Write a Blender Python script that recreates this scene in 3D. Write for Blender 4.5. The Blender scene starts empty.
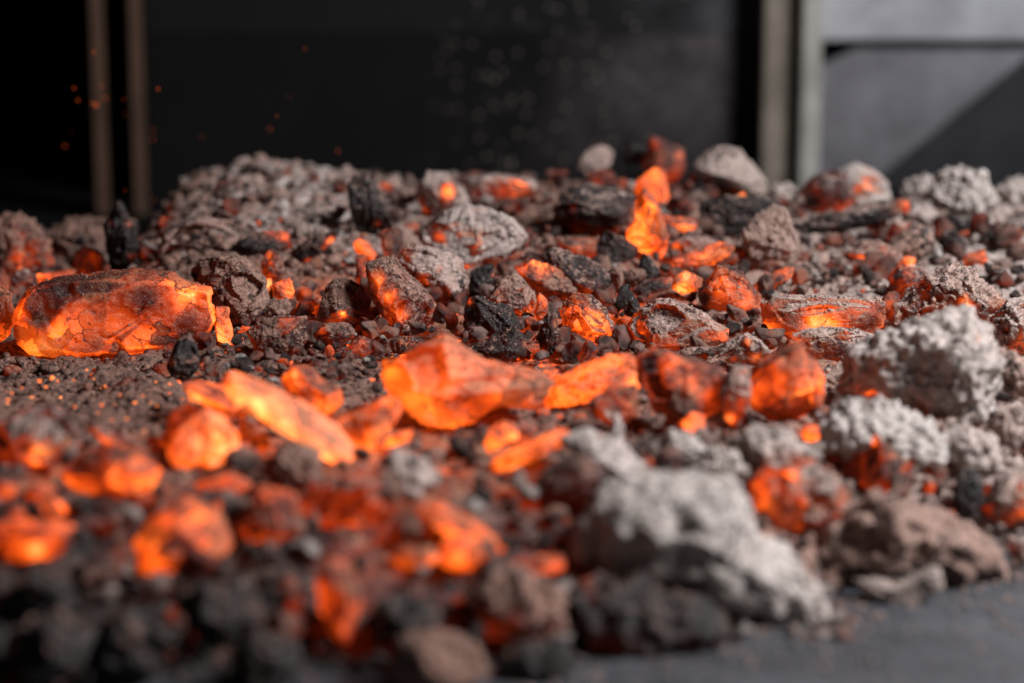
import bpy, bmesh, math, random
import numpy as np
from mathutils import Vector

random.seed(7)
RNG = np.random.default_rng(7)
scene = bpy.context.scene
COL = scene.collection

# ------------------------------------------------------------------ camera
CAM_Z, PITCH, LENS = 0.27, math.radians(12.0), 85.0
FOCUS = 1.10
cam_d = bpy.data.cameras.new("camera")
cam = bpy.data.objects.new("camera", cam_d)
COL.objects.link(cam)
cam.location = (0, 0, CAM_Z)
cam.rotation_euler = (math.radians(90) - PITCH, 0, 0)
cam_d.lens = LENS
cam_d.sensor_width = 36.0
cam_d.clip_start = 0.01
cam_d.clip_end = 100
cam_d.dof.use_dof = True
cam_d.dof.focus_distance = FOCUS
cam_d.dof.aperture_fstop = 4.2
cam_d.dof.aperture_blades = 9
scene.camera = cam

# ------------------------------------------------------------------ world, light, exposure
world = bpy.data.worlds.new("World")
scene.world = world
world.use_nodes = True
bg = world.node_tree.nodes["Background"]
bg.inputs[0].default_value = (0.75, 0.85, 1.0, 1)
bg.inputs[1].default_value = 0.018

def area(name, loc, target, size, power, color):
    d = bpy.data.lights.new(name, 'AREA')
    d.shape = 'DISK'
    d.size = size
    d.energy = power
    d.color = color
    o = bpy.data.objects.new(name, d)
    COL.objects.link(o)
    o.location = loc
    o.rotation_euler = (Vector(target) - Vector(loc)).to_track_quat('-Z', 'Y').to_euler()
    return o

area("window_light", (0.82, 0.68, 0.80), (0.14, 1.06, 0.05), 0.42, 26.0, (0.96, 0.97, 1.0))

vs = scene.view_settings
vs.view_transform = 'Standard'
vs.look = 'None'
vs.exposure = 0.0
vs.gamma = 1.0
vs.use_curve_mapping = False
scene.cycles.use_denoising = True
scene.cycles.max_bounces = 5
scene.cycles.diffuse_bounces = 4
scene.cycles.sample_clamp_indirect = 4.0

# ------------------------------------------------------------------ pixel <-> place
CP, SP = math.cos(PITCH), math.sin(PITCH)
K = 36.0 / LENS / 1024.0

def ray(px, py):
    dx, dy = (px - 512) * K, (341.5 - py) * K
    return np.array([dx, CP + dy * SP, -SP + dy * CP])

def at(px, py, Y):
    r = ray(px, py)
    t = Y / r[1]
    return np.array([r[0] * t, Y, CAM_Z + r[2] * t])

def on_plate(px, py):
    r = ray(px, py)
    t = -CAM_Z / r[2]
    return r[0] * t, r[1] * t

# ------------------------------------------------------------------ noise
def _hash(ix, iy, iz, s):
    h = (ix * 374761393 + iy * 668265263 + iz * 2147483647 + s * 1274126177) & 0xFFFFFFFF
    h = ((h ^ (h >> 13)) * 1274126177) & 0xFFFFFFFF
    h = ((h ^ (h >> 16)) * 2246822519) & 0xFFFFFFFF
    return ((h ^ (h >> 15)) & 0xFFFFFF) / float(0xFFFFFF)

def vnoise(p, seed=0):
    i = np.floor(p).astype(np.int64)
    f = p - i
    u = f * f * f * (f * (f * 6 - 15) + 10)
    out = 0
    for dx in (0, 1):
        wx = u[:, 0] if dx else 1 - u[:, 0]
        for dy in (0, 1):
            wy = u[:, 1] if dy else 1 - u[:, 1]
            for dz in (0, 1):
                wz = u[:, 2] if dz else 1 - u[:, 2]
                out = out + wx * wy * wz * _hash(i[:, 0] + dx, i[:, 1] + dy, i[:, 2] + dz, seed)
    return out * 2 - 1

def fbm(p, seed=0, octv=4, gain=0.5):
    a, s, out = 1.0, 0.0, 0
    for k in range(octv):
        out = out + a * vnoise(p * (2.03 ** k) + 17.3 * k, seed + k * 31)
        s += a
        a *= gain
    return out / s * 1.6

def cells(p, seed=0):
    """distance to the nearest scattered point (cell size 1)"""
    i = np.floor(p).astype(np.int64)
    best = np.full(len(p), 9.0)
    for dx in (-1, 0, 1):
        for dy in (-1, 0, 1):
            for dz in (-1, 0, 1):
                c = i + np.array([dx, dy, dz])
                q = np.stack([_hash(c[:, 0], c[:, 1], c[:, 2], seed + k) for k in (1, 2, 3)], 1) + c
                best = np.minimum(best, ((q - p) ** 2).sum(1))
    return np.sqrt(best)

def sstep(a, b, x):
    t = np.clip((x - a) / (b - a), 0, 1)
    return t * t * (3 - 2 * t)

# ------------------------------------------------------------------ the heap's surface
CREST_Y = 1.38
_cr = [(-120, 236), (0, 234), (60, 238), (110, 240), (150, 226), (178, 190), (205, 172), (238, 156), (262, 150), (300, 160), (350, 170),
       (420, 180), (500, 182), (560, 180), (620, 178), (700, 184), (760, 194), (830, 200), (900, 200), (1024, 200), (1150, 205)]
_crx = np.array([at(a, b, CREST_Y)[0] for a, b in _cr])
_crz = np.array([at(a, b, CREST_Y)[2] for a, b in _cr])
_ed = [(-250, 740), (0, 735), (400, 720), (560, 690), (640, 662), (760, 652), (830, 632), (870, 612), (940, 598), (1024, 588), (1200, 580)]
_edp = [on_plate(a, b) for a, b in _ed]
_edx = np.array([a for a, b in _edp])
_edy = np.array([b for a, b in _edp])
Z_MID = 0.042

def H(x, y):
    x = np.asarray(x, float)
    y = np.asarray(y, float)
    cz = np.interp(x, _crx, _crz)
    ey = np.interp(x, _edx, _edy)
    z = Z_MID + (cz - Z_MID) * sstep(1.06, CREST_Y, y)
    z = z * sstep(0, 1, (y - ey) / 0.105 * 0.8 + 0.02)
    z = z * (1 - sstep(CREST_Y + 0.01, CREST_Y + 0.13, y))
    return z

def hit(px, py):
    r = ray(px, py)
    ts = np.linspace(0.55, 1.5, 1900)
    X, Y, Z = r[0] * ts, r[1] * ts, CAM_Z + r[2] * ts
    h = H(X, Y)
    below = np.nonzero(Z <= h)[0]
    if len(below):
        k = below[0]
    else:
        k = int(np.argmin(np.where((Y > 1.0) & (Y < 1.42), Z - h, 9)))
    return np.array([X[k], Y[k], Z[k]])

# ------------------------------------------------------------------ materials
def new_mat(name):
    m = bpy.data.materials.new(name)
    m.use_nodes = True
    nt = m.node_tree
    nt.nodes.clear()
    return m, nt

class NG:
    def __init__(s, nt): s.nt = nt
    def n(s, t, **kw):
        x = s.nt.nodes.new(t)
        for k, v in kw.items(): setattr(x, k, v)
        return x
    def link(s, a, b): s.nt.links.new(a, b)
    def val(s, sock, v):
        if hasattr(v, 'links'): s.link(v, sock)
        else: sock.default_value = v
    def math(s, op, a, b=0.0, c=None, clamp=False):
        x = s.n('ShaderNodeMath', operation=op, use_clamp=clamp)
        s.val(x.inputs[0], a); s.val(x.inputs[1], b)
        if c is not None: s.val(x.inputs[2], c)
        return x.outputs[0]
    def noise(s, co, scale, detail=4, rough=0.55, off=None):
        x = s.n('ShaderNodeTexNoise')
        s.link(co, x.inputs['Vector'])
        x.inputs['Scale'].default_value = scale
        x.inputs['Detail'].default_value = detail
        x.inputs['Roughness'].default_value = rough
        return x.outputs['Fac']
    def ramp(s, fac, stops, interp='LINEAR'):
        x = s.n('ShaderNodeValToRGB')
        x.color_ramp.interpolation = interp
        e = x.color_ramp.elements
        e.remove(e[1])
        e[0].position = stops[0][0]
        e[0].color = (*stops[0][1], 1)
        for p, c in stops[1:]:
            el = e.new(p)
            el.color = (*c, 1)
        s.val(x.inputs[0], fac)
        return x.outputs[0]
    def mix(s, fac, a, b):
        x = s.n('ShaderNodeMix', data_type='RGBA')
        s.val(x.inputs[0], fac)
        for k, v in ((6, a), (7, b)):
            if hasattr(v, 'links'): s.link(v, x.inputs[k])
            else: x.inputs[k].default_value = (*v, 1)
        return x.outputs[2]
    def maprange(s, v, a, b, c=0.0, d=1.0):
        x = s.n('ShaderNodeMapRange', interpolation_type='SMOOTHSTEP')
        s.val(x.inputs[0], v)
        for k, q in enumerate((a, b, c, d)): x.inputs[k + 1].default_value = q
        return x.outputs[0]

def coal_material(name, fine=1.0, glow=1.0):
    m, nt = new_mat(name)
    g = NG(nt)
    tc = g.n('ShaderNodeTexCoord').outputs['Object']
    info = g.n('ShaderNodeObjectInfo').outputs['Random']
    addv = g.n('ShaderNodeVectorMath', operation='ADD')
    g.link(tc, addv.inputs[0])
    cmb = g.n('ShaderNodeCombineXYZ')
    g.link(g.math('MULTIPLY', info, 7.0), cmb.inputs[0])
    g.link(g.math('MULTIPLY', info, 3.1), cmb.inputs[2])
    g.link(cmb.outputs[0], addv.inputs[1])
    co = addv.outputs[0]
    def attr(nm):
        a = g.n('ShaderNodeAttribute', attribute_type='GEOMETRY', attribute_name=nm)
        return a.outputs['Fac']
    heat, ash, tone = attr('ember_level'), attr('ash'), attr('tone')
    n1 = g.noise(co, 110 * fine, 5, 0.6)
    n2 = g.noise(co, 560 * fine, 5, 0.68)
    n3 = g.noise(co, 1500 * fine, 3, 0.6)
    vo = g.n('ShaderNodeTexVoronoi'); g.link(co, vo.inputs['Vector']); vo.inputs['Scale'].default_value = 1100 * fine
    vd = vo.outputs['Distance']
    # ash cover
    am = g.math('ADD', ash, g.math('MULTIPLY', g.math('SUBTRACT', n1, 0.5), 1.1))
    am = g.math('ADD', am, g.math('MULTIPLY', g.math('SUBTRACT', n2, 0.5), 0.9))
    ashm = g.maprange(am, 0.36, 0.62)
    # small white ash specks
    sp = g.maprange(vd, 0.16, 0.30, 1.0, 0.0)
    rnd = g.n('ShaderNodeSeparateColor'); g.link(vo.outputs['Color'], rnd.inputs[0])
    sp = g.math('MULTIPLY', sp, g.maprange(rnd.outputs[0], 0.70, 0.78))
    sp = g.math('MULTIPLY', sp, 0.75)
    char = g.ramp(n2, [(0.3, (0.008, 0.006, 0.006)), (0.55, (0.022, 0.015, 0.013)), (0.8, (0.06, 0.045, 0.04))])
    ashc = g.ramp(n2, [(0.28, (0.17, 0.142, 0.130)), (0.5, (0.43, 0.37, 0.335)), (0.72, (0.74, 0.68, 0.64))])
    ashc2 = g.n('ShaderNodeMix', data_type='RGBA', blend_type='MULTIPLY')
    ashc2.inputs[0].default_value = 1.0
    g.link(ashc, ashc2.inputs[6])
    tn = g.n('ShaderNodeCombineColor')
    warm = g.maprange(tone, 0.50, 1.15, 1.0, 0.0)  # browner ash at low tone; also paints red ember spill into the colour
    for k, q in enumerate((0.0, 0.38, 0.50)):
        g.link(g.math('MULTIPLY', tone, g.math('SUBTRACT', 1.0, g.math('MULTIPLY', warm, q))), tn.inputs[k])
    g.link(tn.outputs[0], ashc2.inputs[7])
    base = g.mix(ashm, char, ashc2.outputs[2])
    base = g.mix(g.maprange(heat, 0.38, 0.66, 0.0, 0.8), base, g.mix(g.maprange(tone, 0.84, 1.0), (0.17, 0.07, 0.032), (0.52, 0.30, 0.17)))
    base = g.mix(sp, base, (0.62, 0.58, 0.55))
    # dark pits
    pit = g.maprange(g.noise(co, 260 * fine, 2, 0.4), 0.29, 0.35, 1.0, 0.0)
    base = g.mix(g.math('MULTIPLY', pit, 0.8), base, (0.015, 0.012, 0.011))
    # heat: hot rock shows through where the ash is thin
    n0 = g.noise(co, 48 * fine, 4, 0.5)
    h = g.math('ADD', heat, g.math('MULTIPLY', g.math('SUBTRACT', n0, 0.5), 0.30))
    h = g.math('ADD', h, g.math('MULTIPLY', g.math('SUBTRACT', n1, 0.5), 0.30))
    h = g.math('ADD', h, g.math('MULTIPLY', g.math('SUBTRACT', n2, 0.5), 0.26))
    h = g.math('SUBTRACT', h, g.math('MULTIPLY', ashm, 0.13))
    h = g.math('SUBTRACT', h, g.math('MULTIPLY', pit, 0.12))
    em = g.ramp(h, [(0.10, (0, 0, 0)), (0.26, (0.035, 0.0022, 0.0004)), (0.40, (0.18, 0.012, 0.001)), (0.55, (0.54, 0.037, 0.003)),
                    (0.70, (1.6, 0.155, 0.010)), (0.84, (2.8, 0.40, 0.036)), (1.0, (3.6, 0.85, 0.19))])
    film = g.math('ADD', g.math('MULTIPLY', n2, 0.55), g.math('MULTIPLY', n3, 0.45))
    film = g.math('ADD', film, g.math('MULTIPLY', g.math('SUBTRACT', n1, 0.5), 0.35))
    film = g.maprange(film, 0.44, 0.60)
    dist = g.n('ShaderNodeVectorMath', operation='MULTIPLY_ADD')
    nc = g.n('ShaderNodeTexNoise'); g.link(co, nc.inputs['Vector']); nc.inputs['Scale'].default_value = 160; nc.inputs['Detail'].default_value = 4
    g.link(nc.outputs['Color'], dist.inputs[0]); dist.inputs[1].default_value = (0.008, 0.008, 0.008); g.link(co, dist.inputs[2])
    ve = g.n('ShaderNodeTexVoronoi', feature='DISTANCE_TO_EDGE'); g.link(dist.outputs[0], ve.inputs['Vector']); ve.inputs['Scale'].default_value = 95
    crack = g.math('MULTIPLY', g.maprange(ve.outputs['Distance'], 0.012, 0.05, 1.0, 0.0), g.maprange(n0, 0.44, 0.60))
    dim = g.math('MULTIPLY', g.math('SUBTRACT', 1.0, g.math('MULTIPLY', film, 0.45)), g.math('SUBTRACT', 1.0, g.math('MULTIPLY', crack, 0.75)))
    vc = g.n('ShaderNodeTexVoronoi'); g.link(dist.outputs[0], vc.inputs['Vector']); vc.inputs['Scale'].default_value = 95
    vcs = g.n('ShaderNodeSeparateColor'); g.link(vc.outputs['Color'], vcs.inputs[0])
    plate = g.maprange(vcs.outputs[0], 0.20, 0.34, 1.0, 0.0)      # char plates that have gone cold
    dim = g.math('MULTIPLY', dim, g.math('SUBTRACT', 1.0, g.math('MULTIPLY', plate, 0.62)))
    dim = g.math('MULTIPLY', dim, g.maprange(vcs.outputs[1], 0.0, 1.0, 0.72, 1.12))
    base = g.mix(g.math('MULTIPLY', plate, g.maprange(heat, 0.40, 0.60, 0.0, 0.55)), base, (0.045, 0.028, 0.022))
    base = g.mix(g.math('MULTIPLY', film, g.maprange(heat, 0.30, 0.55, 0.0, 0.75)), base, (0.34, 0.18, 0.095))
    base = g.mix(g.math('MULTIPLY', crack, 0.8), base, (0.012, 0.009, 0.008))
    b = g.n('ShaderNodeBsdfPrincipled')
    g.link(base, b.inputs['Base Color'])
    g.link(g.math('MULTIPLY', dim, 1.0 * glow), b.inputs['Emission Strength'])
    g.link(g.math('ADD', g.math('MULTIPLY', ashm, 0.38), 0.55), b.inputs['Roughness'])
    b.inputs['Specular IOR Level'].default_value = 0.35
    g.link(em, b.inputs['Emission Color'])
    # relief
    hh = g.math('ADD', g.math('MULTIPLY', n2, 0.6), g.math('MULTIPLY', n3, 0.35))
    hh = g.math('ADD', hh, g.math('MULTIPLY', ashm, 0.14))
    hh = g.math('SUBTRACT', hh, g.math('MULTIPLY', pit, 0.4))
    hh = g.math('ADD', hh, g.math('MULTIPLY', sp, 0.3))
    hh = g.math('ADD', hh, g.math('MULTIPLY', film, 0.22))
    hh = g.math('SUBTRACT', hh, g.math('MULTIPLY', crack, 0.7))
    hh = g.math('ADD', hh, g.math('MULTIPLY', vcs.outputs[2], 0.5))
    bu = g.n('ShaderNodeBump')
    bu.inputs['Strength'].default_value = 0.7
    bu.inputs['Distance'].default_value = 0.0010
    g.link(hh, bu.inputs['Height'])
    g.link(bu.outputs[0], b.inputs['Normal'])
    out = g.n('ShaderNodeOutputMaterial')
    g.link(b.outputs[0], out.inputs[0])
    m.cycles.emission_sampling = 'NONE'
    return m

M_COAL = coal_material("coal")
M_RUBBLE = coal_material("ash_rubble")

def metal_material(name, c0, c1, rough=(0.35, 0.6), metallic=0.6, scale=12, flecks=False, bump=0.15, spec=0.5, soot=(0.0, 0.26)):  # soot: x range of the painted light fall-off
    m, nt = new_mat(name)
    g = NG(nt)
    tc = g.n('ShaderNodeTexCoord').outputs['Object']
    n1 = g.noise(tc, scale, 6, 0.6)
    n2 = g.noise(tc, scale * 14, 4, 0.6)
    f = g.math('ADD', g.math('ADD', g.math('MULTIPLY', n1, 0.5), g.math('MULTIPLY', n2, 0.15)), g.math('MULTIPLY', g.noise(tc, scale * 4.5, 5, 0.65), 0.35))
    base = g.ramp(f, [(0.34, c0), (0.66, c1)])
    if flecks:
        sep = g.n('ShaderNodeSeparateXYZ'); g.link(tc, sep.inputs[0])
        shadem = g.math('ADD', sep.outputs[0], g.math('MULTIPLY', g.math('SUBTRACT', n1, 0.5), 0.35))
        base = g.mix(g.maprange(shadem, soot[0], soot[1], 0.95, 0.0), base, (0.003, 0.003, 0.003))  # light fall-off across the wall painted in: darker toward the recess
        vo = g.n('ShaderNodeTexVoronoi'); g.link(tc, vo.inputs['Vector']); vo.inputs['Scale'].default_value = 175
        sx = g.n('ShaderNodeSeparateColor'); g.link(vo.outputs['Color'], sx.inputs[0])
        fl = g.math('MULTIPLY', g.maprange(vo.outputs['Distance'], 0.18, 0.34, 1.0, 0.0), g.maprange(sx.outputs[0], 0.55, 0.75))
        fx = g.math('MULTIPLY', g.math('SUBTRACT', sep.outputs[0], 0.04), 7.5)
        fl = g.math('MULTIPLY', fl, g.maprange(g.math('ADD', g.math('MULTIPLY', fx, fx), g.noise(tc, 14, 3, 0.5)), 0.55, 1.3, 1.0, 0.0))
        base = g.mix(g.math('MULTIPLY', fl, 0.85), base, (0.19, 0.155, 0.13))
    b = g.n('ShaderNodeBsdfPrincipled')
    g.link(base, b.inputs['Base Color'])
    b.inputs['Metallic'].default_value = metallic
    b.inputs['Specular IOR Level'].default_value = spec
    g.link(g.maprange(f, 0.3, 0.7, rough[0], rough[1]), b.inputs['Roughness'])
    bu = g.n('ShaderNodeBump'); bu.inputs['Strength'].default_value = bump; bu.inputs['Distance'].default_value = 0.002
    g.link(n2, bu.inputs['Height']); g.link(bu.outputs[0], b.inputs['Normal'])
    out = g.n('ShaderNodeOutputMaterial'); g.link(b.outputs[0], out.inputs[0])
    return m

M_SOOT = metal_material("sooty_steel", (0.018, 0.0155, 0.016), (0.13, 0.108, 0.112), (0.7, 0.9), 0.0, 7, True, spec=0.08)
M_BLACK = metal_material("recess_black", (0.003, 0.003, 0.003), (0.010, 0.009, 0.009), (0.8, 0.95), 0.0, 9, spec=0.05)
M_PANEL = metal_material("grey_steel_panel", (0.085, 0.08, 0.09), (0.22, 0.212, 0.23), (0.35, 0.55), 0.3, 6)
M_POST = metal_material("scaled_steel_post", (0.10, 0.08, 0.06), (0.27, 0.225, 0.18), (0.45, 0.7), 0.2, 16)
M_SOOT_UP = metal_material("smeared_steel", (0.09, 0.088, 0.095), (0.17, 0.165, 0.175), (0.6, 0.8), 0.0, 7, True, spec=0.08, soot=(0.08, 0.30))  # soot here sets the range of the painted light fall-off
M_POST_LIT = metal_material("lit_post_steel", (0.20, 0.19, 0.165), (0.46, 0.435, 0.39), (0.45, 0.65), 0.2, 16)  # post steel made paler to paint in the light on one flange
M_UPPER = metal_material("lit_steel_panel", (0.20, 0.195, 0.21), (0.44, 0.44, 0.465), (0.3, 0.5), 0.3, 6)  # paler copy of the panel steel, painting in the light it catches
M_RUST = metal_material("rusty_bar", (0.05, 0.024, 0.014), (0.12, 0.06, 0.034), (0.6, 0.8), 0.1, 20)
M_DULL = metal_material("dark_shade_sheet", (0.012, 0.012, 0.014), (0.035, 0.034, 0.037), (0.6, 0.8), 0.0, 9, spec=0.1)
M_PLATE = metal_material("hearth_plate", (0.030, 0.031, 0.036), (0.11, 0.114, 0.126), (0.35, 0.65), 0.3, 14)

def spark_material():
    m, nt = new_mat("spark_glow")
    g = NG(nt)
    e = g.n('ShaderNodeEmission')
    e.inputs[0].default_value = (1.0, 0.16, 0.03, 1)
    e.inputs[1].default_value = 0.9
    o = g.n('ShaderNodeOutputMaterial'); g.link(e.outputs[0], o.inputs[0])
    return m
M_SPARK = spark_material()

# ------------------------------------------------------------------ mesh helpers
def make_mesh(name, co, tris, attrs=None, mat=None, smooth=True):
    me = bpy.data.meshes.new(name)
    n, t = len(co), len(tris)
    me.vertices.add(n)
    me.vertices.foreach_set('co', np.asarray(co, np.float32).ravel())
    me.loops.add(t * 3)
    me.loops.foreach_set('vertex_index', np.asarray(tris, np.int32).ravel())
    me.polygons.add(t)
    me.polygons.foreach_set('loop_start', np.arange(0, t * 3, 3, dtype=np.int32))
    me.polygons.foreach_set('loop_total', np.full(t, 3, np.int32))
    me.update(calc_edges=True)
    if smooth:
        me.polygons.foreach_set('use_smooth', np.ones(t, bool))
    for k, v in (attrs or {}).items():
        a = me.attributes.new(k, 'FLOAT', 'POINT')
        a.data.foreach_set('value', np.asarray(v, np.float32))
    if mat: me.materials.append(mat)
    me.validate()
    return me

_ico = {}
def ico(sub):
    if sub not in _ico:
        bm = bmesh.new()
        bmesh.ops.create_icosphere(bm, subdivisions=sub, radius=1.0)
        v = np.array([q.co[:] for q in bm.verts])
        f = np.array([[q.index for q in p.verts] for p in bm.faces])
        bm.free()
        _ico[sub] = (v / np.linalg.norm(v, axis=1)[:, None], f)
    return _ico[sub]

def vnormals(co, tris):
    a, b, c = co[tris[:, 0]], co[tris[:, 1]], co[tris[:, 2]]
    fn = np.cross(b - a, c - a)
    n = np.zeros_like(co)
    for k in range(3): np.add.at(n, tris[:, k], fn)
    return n / (np.linalg.norm(n, axis=1)[:, None] + 1e-12)

def link(name, me, loc=(0, 0, 0), parent=None):
    o = bpy.data.objects.new(name, me)
    COL.objects.link(o)
    o.location = loc
    if parent: o.parent = parent
    return o

def tag(o, label=None, cat=None, group=None, kind=None):
    if label: o['label'] = label
    if cat: o['category'] = cat
    if group: o['group'] = group
    if kind: o['kind'] = kind
    return o

def box_bm(bm, lo, hi, bevel=0.0):
    r = bmesh.ops.create_cube(bm, size=1.0)
    for v in r['verts']:
        v.co = Vector([lo[k] + (v.co[k] + 0.5) * (hi[k] - lo[k]) for k in range(3)])
    if bevel:
        es = list({e for v in r['verts'] for e in v.link_edges})
        bmesh.ops.bevel(bm, geom=es, offset=bevel, segments=2, affect='EDGES')

def box(name, lo, hi, mat, parent=None, bevel=0.0, origin=None):
    o = np.array(origin if origin is not None else (0, 0, 0), float)
    bm = bmesh.new()
    box_bm(bm, np.array(lo) - o, np.array(hi) - o, bevel)
    me = bpy.data.meshes.new(name)
    bm.to_mesh(me); bm.free()
    me.materials.append(mat)
    return link(name, me, (0, 0, 0) if parent else tuple(o), parent)

# ------------------------------------------------------------------ setting: plate, back of the hearth
tag(box("hearth_plate", (-1.6, 0.2, -0.012), (1.6, 1.56, 0.0), M_PLATE), kind='structure')
tag(box("recess_floor", (-1.6, 1.562, -0.012), (1.6, 2.2, -0.002), M_BLACK), kind='structure')  # separate black floor: the shade of the recess put into the colour

WY = 1.76
def X(px, Y): return float(at(px, 200, Y)[0])
def Z(py, Y): return float(at(512, py, Y)[2])

# deep dark recess behind the narrow bars, and the sooty centre panel
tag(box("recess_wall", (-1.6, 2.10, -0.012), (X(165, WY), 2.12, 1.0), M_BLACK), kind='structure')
tag(box("back_wall", (X(150, WY), WY, -0.012), (X(770, WY), WY + 0.012, Z(34, WY)), M_SOOT), kind='structure')
tag(box("back_wall_upper", (X(150, WY), WY + 0.001, Z(33, WY)), (X(770, WY), WY + 0.013, 0.75), M_SOOT_UP), kind='structure')

def empty(name, loc):
    o = bpy.data.objects.new(name, None)
    COL.objects.link(o); o.location = loc
    o.empty_display_size = 0.02
    return o

def bar(px0, px1, Y, label):
    x0, x1 = X(px0, Y), X(px1, Y)
    o = np.array([(x0 + x1) / 2, Y, 0])
    w = x1 - x0
    e = empty("upright_bar", tuple(o))
    tag(e, label, "bar", "narrow upright bars")
    bm = bmesh.new()
    box_bm(bm, (-w / 2, 0, 0), (w / 2, 0.004, 0.75), 0.0008)
    me = bpy.data.meshes.new("flange"); bm.to_mesh(me); bm.free(); me.materials.append(M_RUST)
    link("flange", me, parent=e)
    bm = bmesh.new()
    box_bm(bm, (-w / 2, 0.0045, 0), (-w / 2 + 0.003, 0.03, 0.75), 0.0006)
    me = bpy.data.meshes.new("web"); bm.to_mesh(me); bm.free(); me.materials.append(M_RUST)
    link("web", me, parent=e)
bar(96, 109, 1.70, "dim brown upright bar in the dark recess, farther from the back wall")
bar(134, 147, 1.70, "rusty upright bar at the edge of the sooty back wall")

# channel post
PY = 1.722
px0, px1 = X(761, PY), X(817, PY)
w = px1 - px0
post = tag(empty("channel_post", ((px0 + px1) / 2, PY, 0)), "beige scaled steel channel post standing behind the heap", "post")
def post_part(name, f0, f1, y0, y1, mat=M_POST):
    bm = bmesh.new()
    box_bm(bm, (-w / 2 + f0 * w, y0, 0), (-w / 2 + f1 * w, y1, 0.75), 0.0012)
    me = bpy.data.meshes.new(name); bm.to_mesh(me); bm.free(); me.materials.append(mat)
    return link(name, me, parent=post)
post_part("flange", 0.0, 0.20, 0.0, 0.034)
post_part("web", 0.201, 0.66, 0.012, 0.034)
post_part("flange", 0.661, 1.0, -0.005, 0.034, M_POST_LIT)

# panels beside the post
pw = tag(empty("steel_side_wall", (X(900, WY), WY, 0)), "grey smeared steel side wall with a dark seam, beside the post", "wall")
def panel(name, poly, y0, y1, mat, parent=pw):
    """poly: (x, z) corners in the wall's own plane"""
    bm = bmesh.new()
    ox, oy = parent.location[0], parent.location[1]
    f = [bm.verts.new((x - ox, y0 - oy, z)) for x, z in poly]
    r = [bm.verts.new((x - ox, y1 - oy, z)) for x, z in poly]
    bm.faces.new(f); bm.faces.new(r[::-1])
    for k in range(len(poly)):
        j = (k + 1) % len(poly)
        bm.faces.new((f[j], f[k], r[k], r[j]))
    bmesh.ops.recalc_face_normals(bm, faces=bm.faces)
    bmesh.ops.bevel(bm, geom=list(bm.edges), offset=0.0012, segments=2, affect='EDGES')
    me = bpy.data.meshes.new(name); bm.to_mesh(me); bm.free(); me.materials.append(mat)
    return link(name, me, parent=parent)
xl, xr = X(790, WY), X(1500, WY)
zs = Z(44, WY)
panel("upper_panel", [(xl, zs + 0.003), (xr, zs + 0.003), (xr, 0.75), (xl, 0.75)], WY - 0.006, WY + 0.01, M_UPPER)
panel("lower_panel", [(xl, 0.0), (xr, 0.0), (xr, zs - 0.004), (xl + 0.045, zs - 0.004), (xl + 0.02, zs - 0.016), (xl, zs - 0.020)], WY + 0.001, WY + 0.012, M_PANEL)
panel("seam_backing", [(xl, zs - 0.04), (xr, zs - 0.04), (xr, zs + 0.02), (xl, zs + 0.02)], WY + 0.018, WY + 0.022, M_BLACK)
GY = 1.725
gp = tag(empty("shade_plate", (X(960, GY), GY, 0)), "dark sheet standing in for the diagonal shade on the grey side wall", "plate")
panel("shade_sheet", [(X(868, GY), Z(190, GY)), (X(1500, GY), Z(190, GY)), (X(1500, GY), Z(-180, GY)), (X(1045, GY), Z(40, GY))], GY, GY + 0.008, M_DULL, gp)  # added dark sheet in the shape of the wall's diagonal shade

# ------------------------------------------------------------------ the bed of ash
def build_bed():
    nx, ny = 480, 560
    xs = np.linspace(-0.37, 0.37, nx)
    ys = np.linspace(0.66, 1.54, ny)
    gx, gy = np.meshgrid(xs, ys)
    x, y = gx.ravel(), gy.ravel()
    z = H(x, y)
    p = np.stack([x, y, np.zeros_like(x)], 1)
    cover = sstep(0.004, 0.02, z)
    n = fbm(p * 38, 3, 4)
    nub = 0.6 - cells(p * 170, 5) + 0.4 * (0.5 - cells(p * 420, 6)) + 0.5 * fbm(p * 140, 8, 3)
    z = z + cover * (0.0045 * n + 0.0028 * nub) - 0.0045 - (1 - cover) * 0.02
    co = np.stack([x, y, z], 1)
    i = np.arange(nx * ny).reshape(ny, nx)
    a, b, c, d = i[:-1, :-1].ravel(), i[:-1, 1:].ravel(), i[1:, 1:].ravel(), i[1:, :-1].ravel()
    tris = np.concatenate([np.stack([a, b, c], 1), np.stack([a, c, d], 1)])
    ash = 0.74 + 0.2 * n
    ash = ash - 0.45 * (1 - sstep(0.80, 0.92, y)) - 0.2 * np.exp(-((x + 0.02) / 0.13) ** 2 - ((y - 1.08) / 0.12) ** 2)
    heat = 0.04 + 0.40 * np.exp(-((x - 0.02) / 0.27) ** 2 - ((y - 1.10) / 0.19) ** 2) + 0.25 * fbm(p * 22, 9, 3)  # glow of buried embers, widened to paint their red spill over the centre
    heat = heat + 0.42 * np.exp(-((x + 0.10) / 0.13) ** 2 - ((y - 0.87) / 0.075) ** 2)
    tone = 0.42 + 0.50 * sstep(0.0, 0.22, x) + 0.40 * np.exp(-((x + 0.10) / 0.10) ** 2) * sstep(1.16, 1.26, y)
    me = make_mesh("ash_bed", co, tris, dict(ash=ash, ember_level=heat, tone=tone), M_RUBBLE)
    return tag(link("ash_bed", me), kind='structure')
build_bed()

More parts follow.
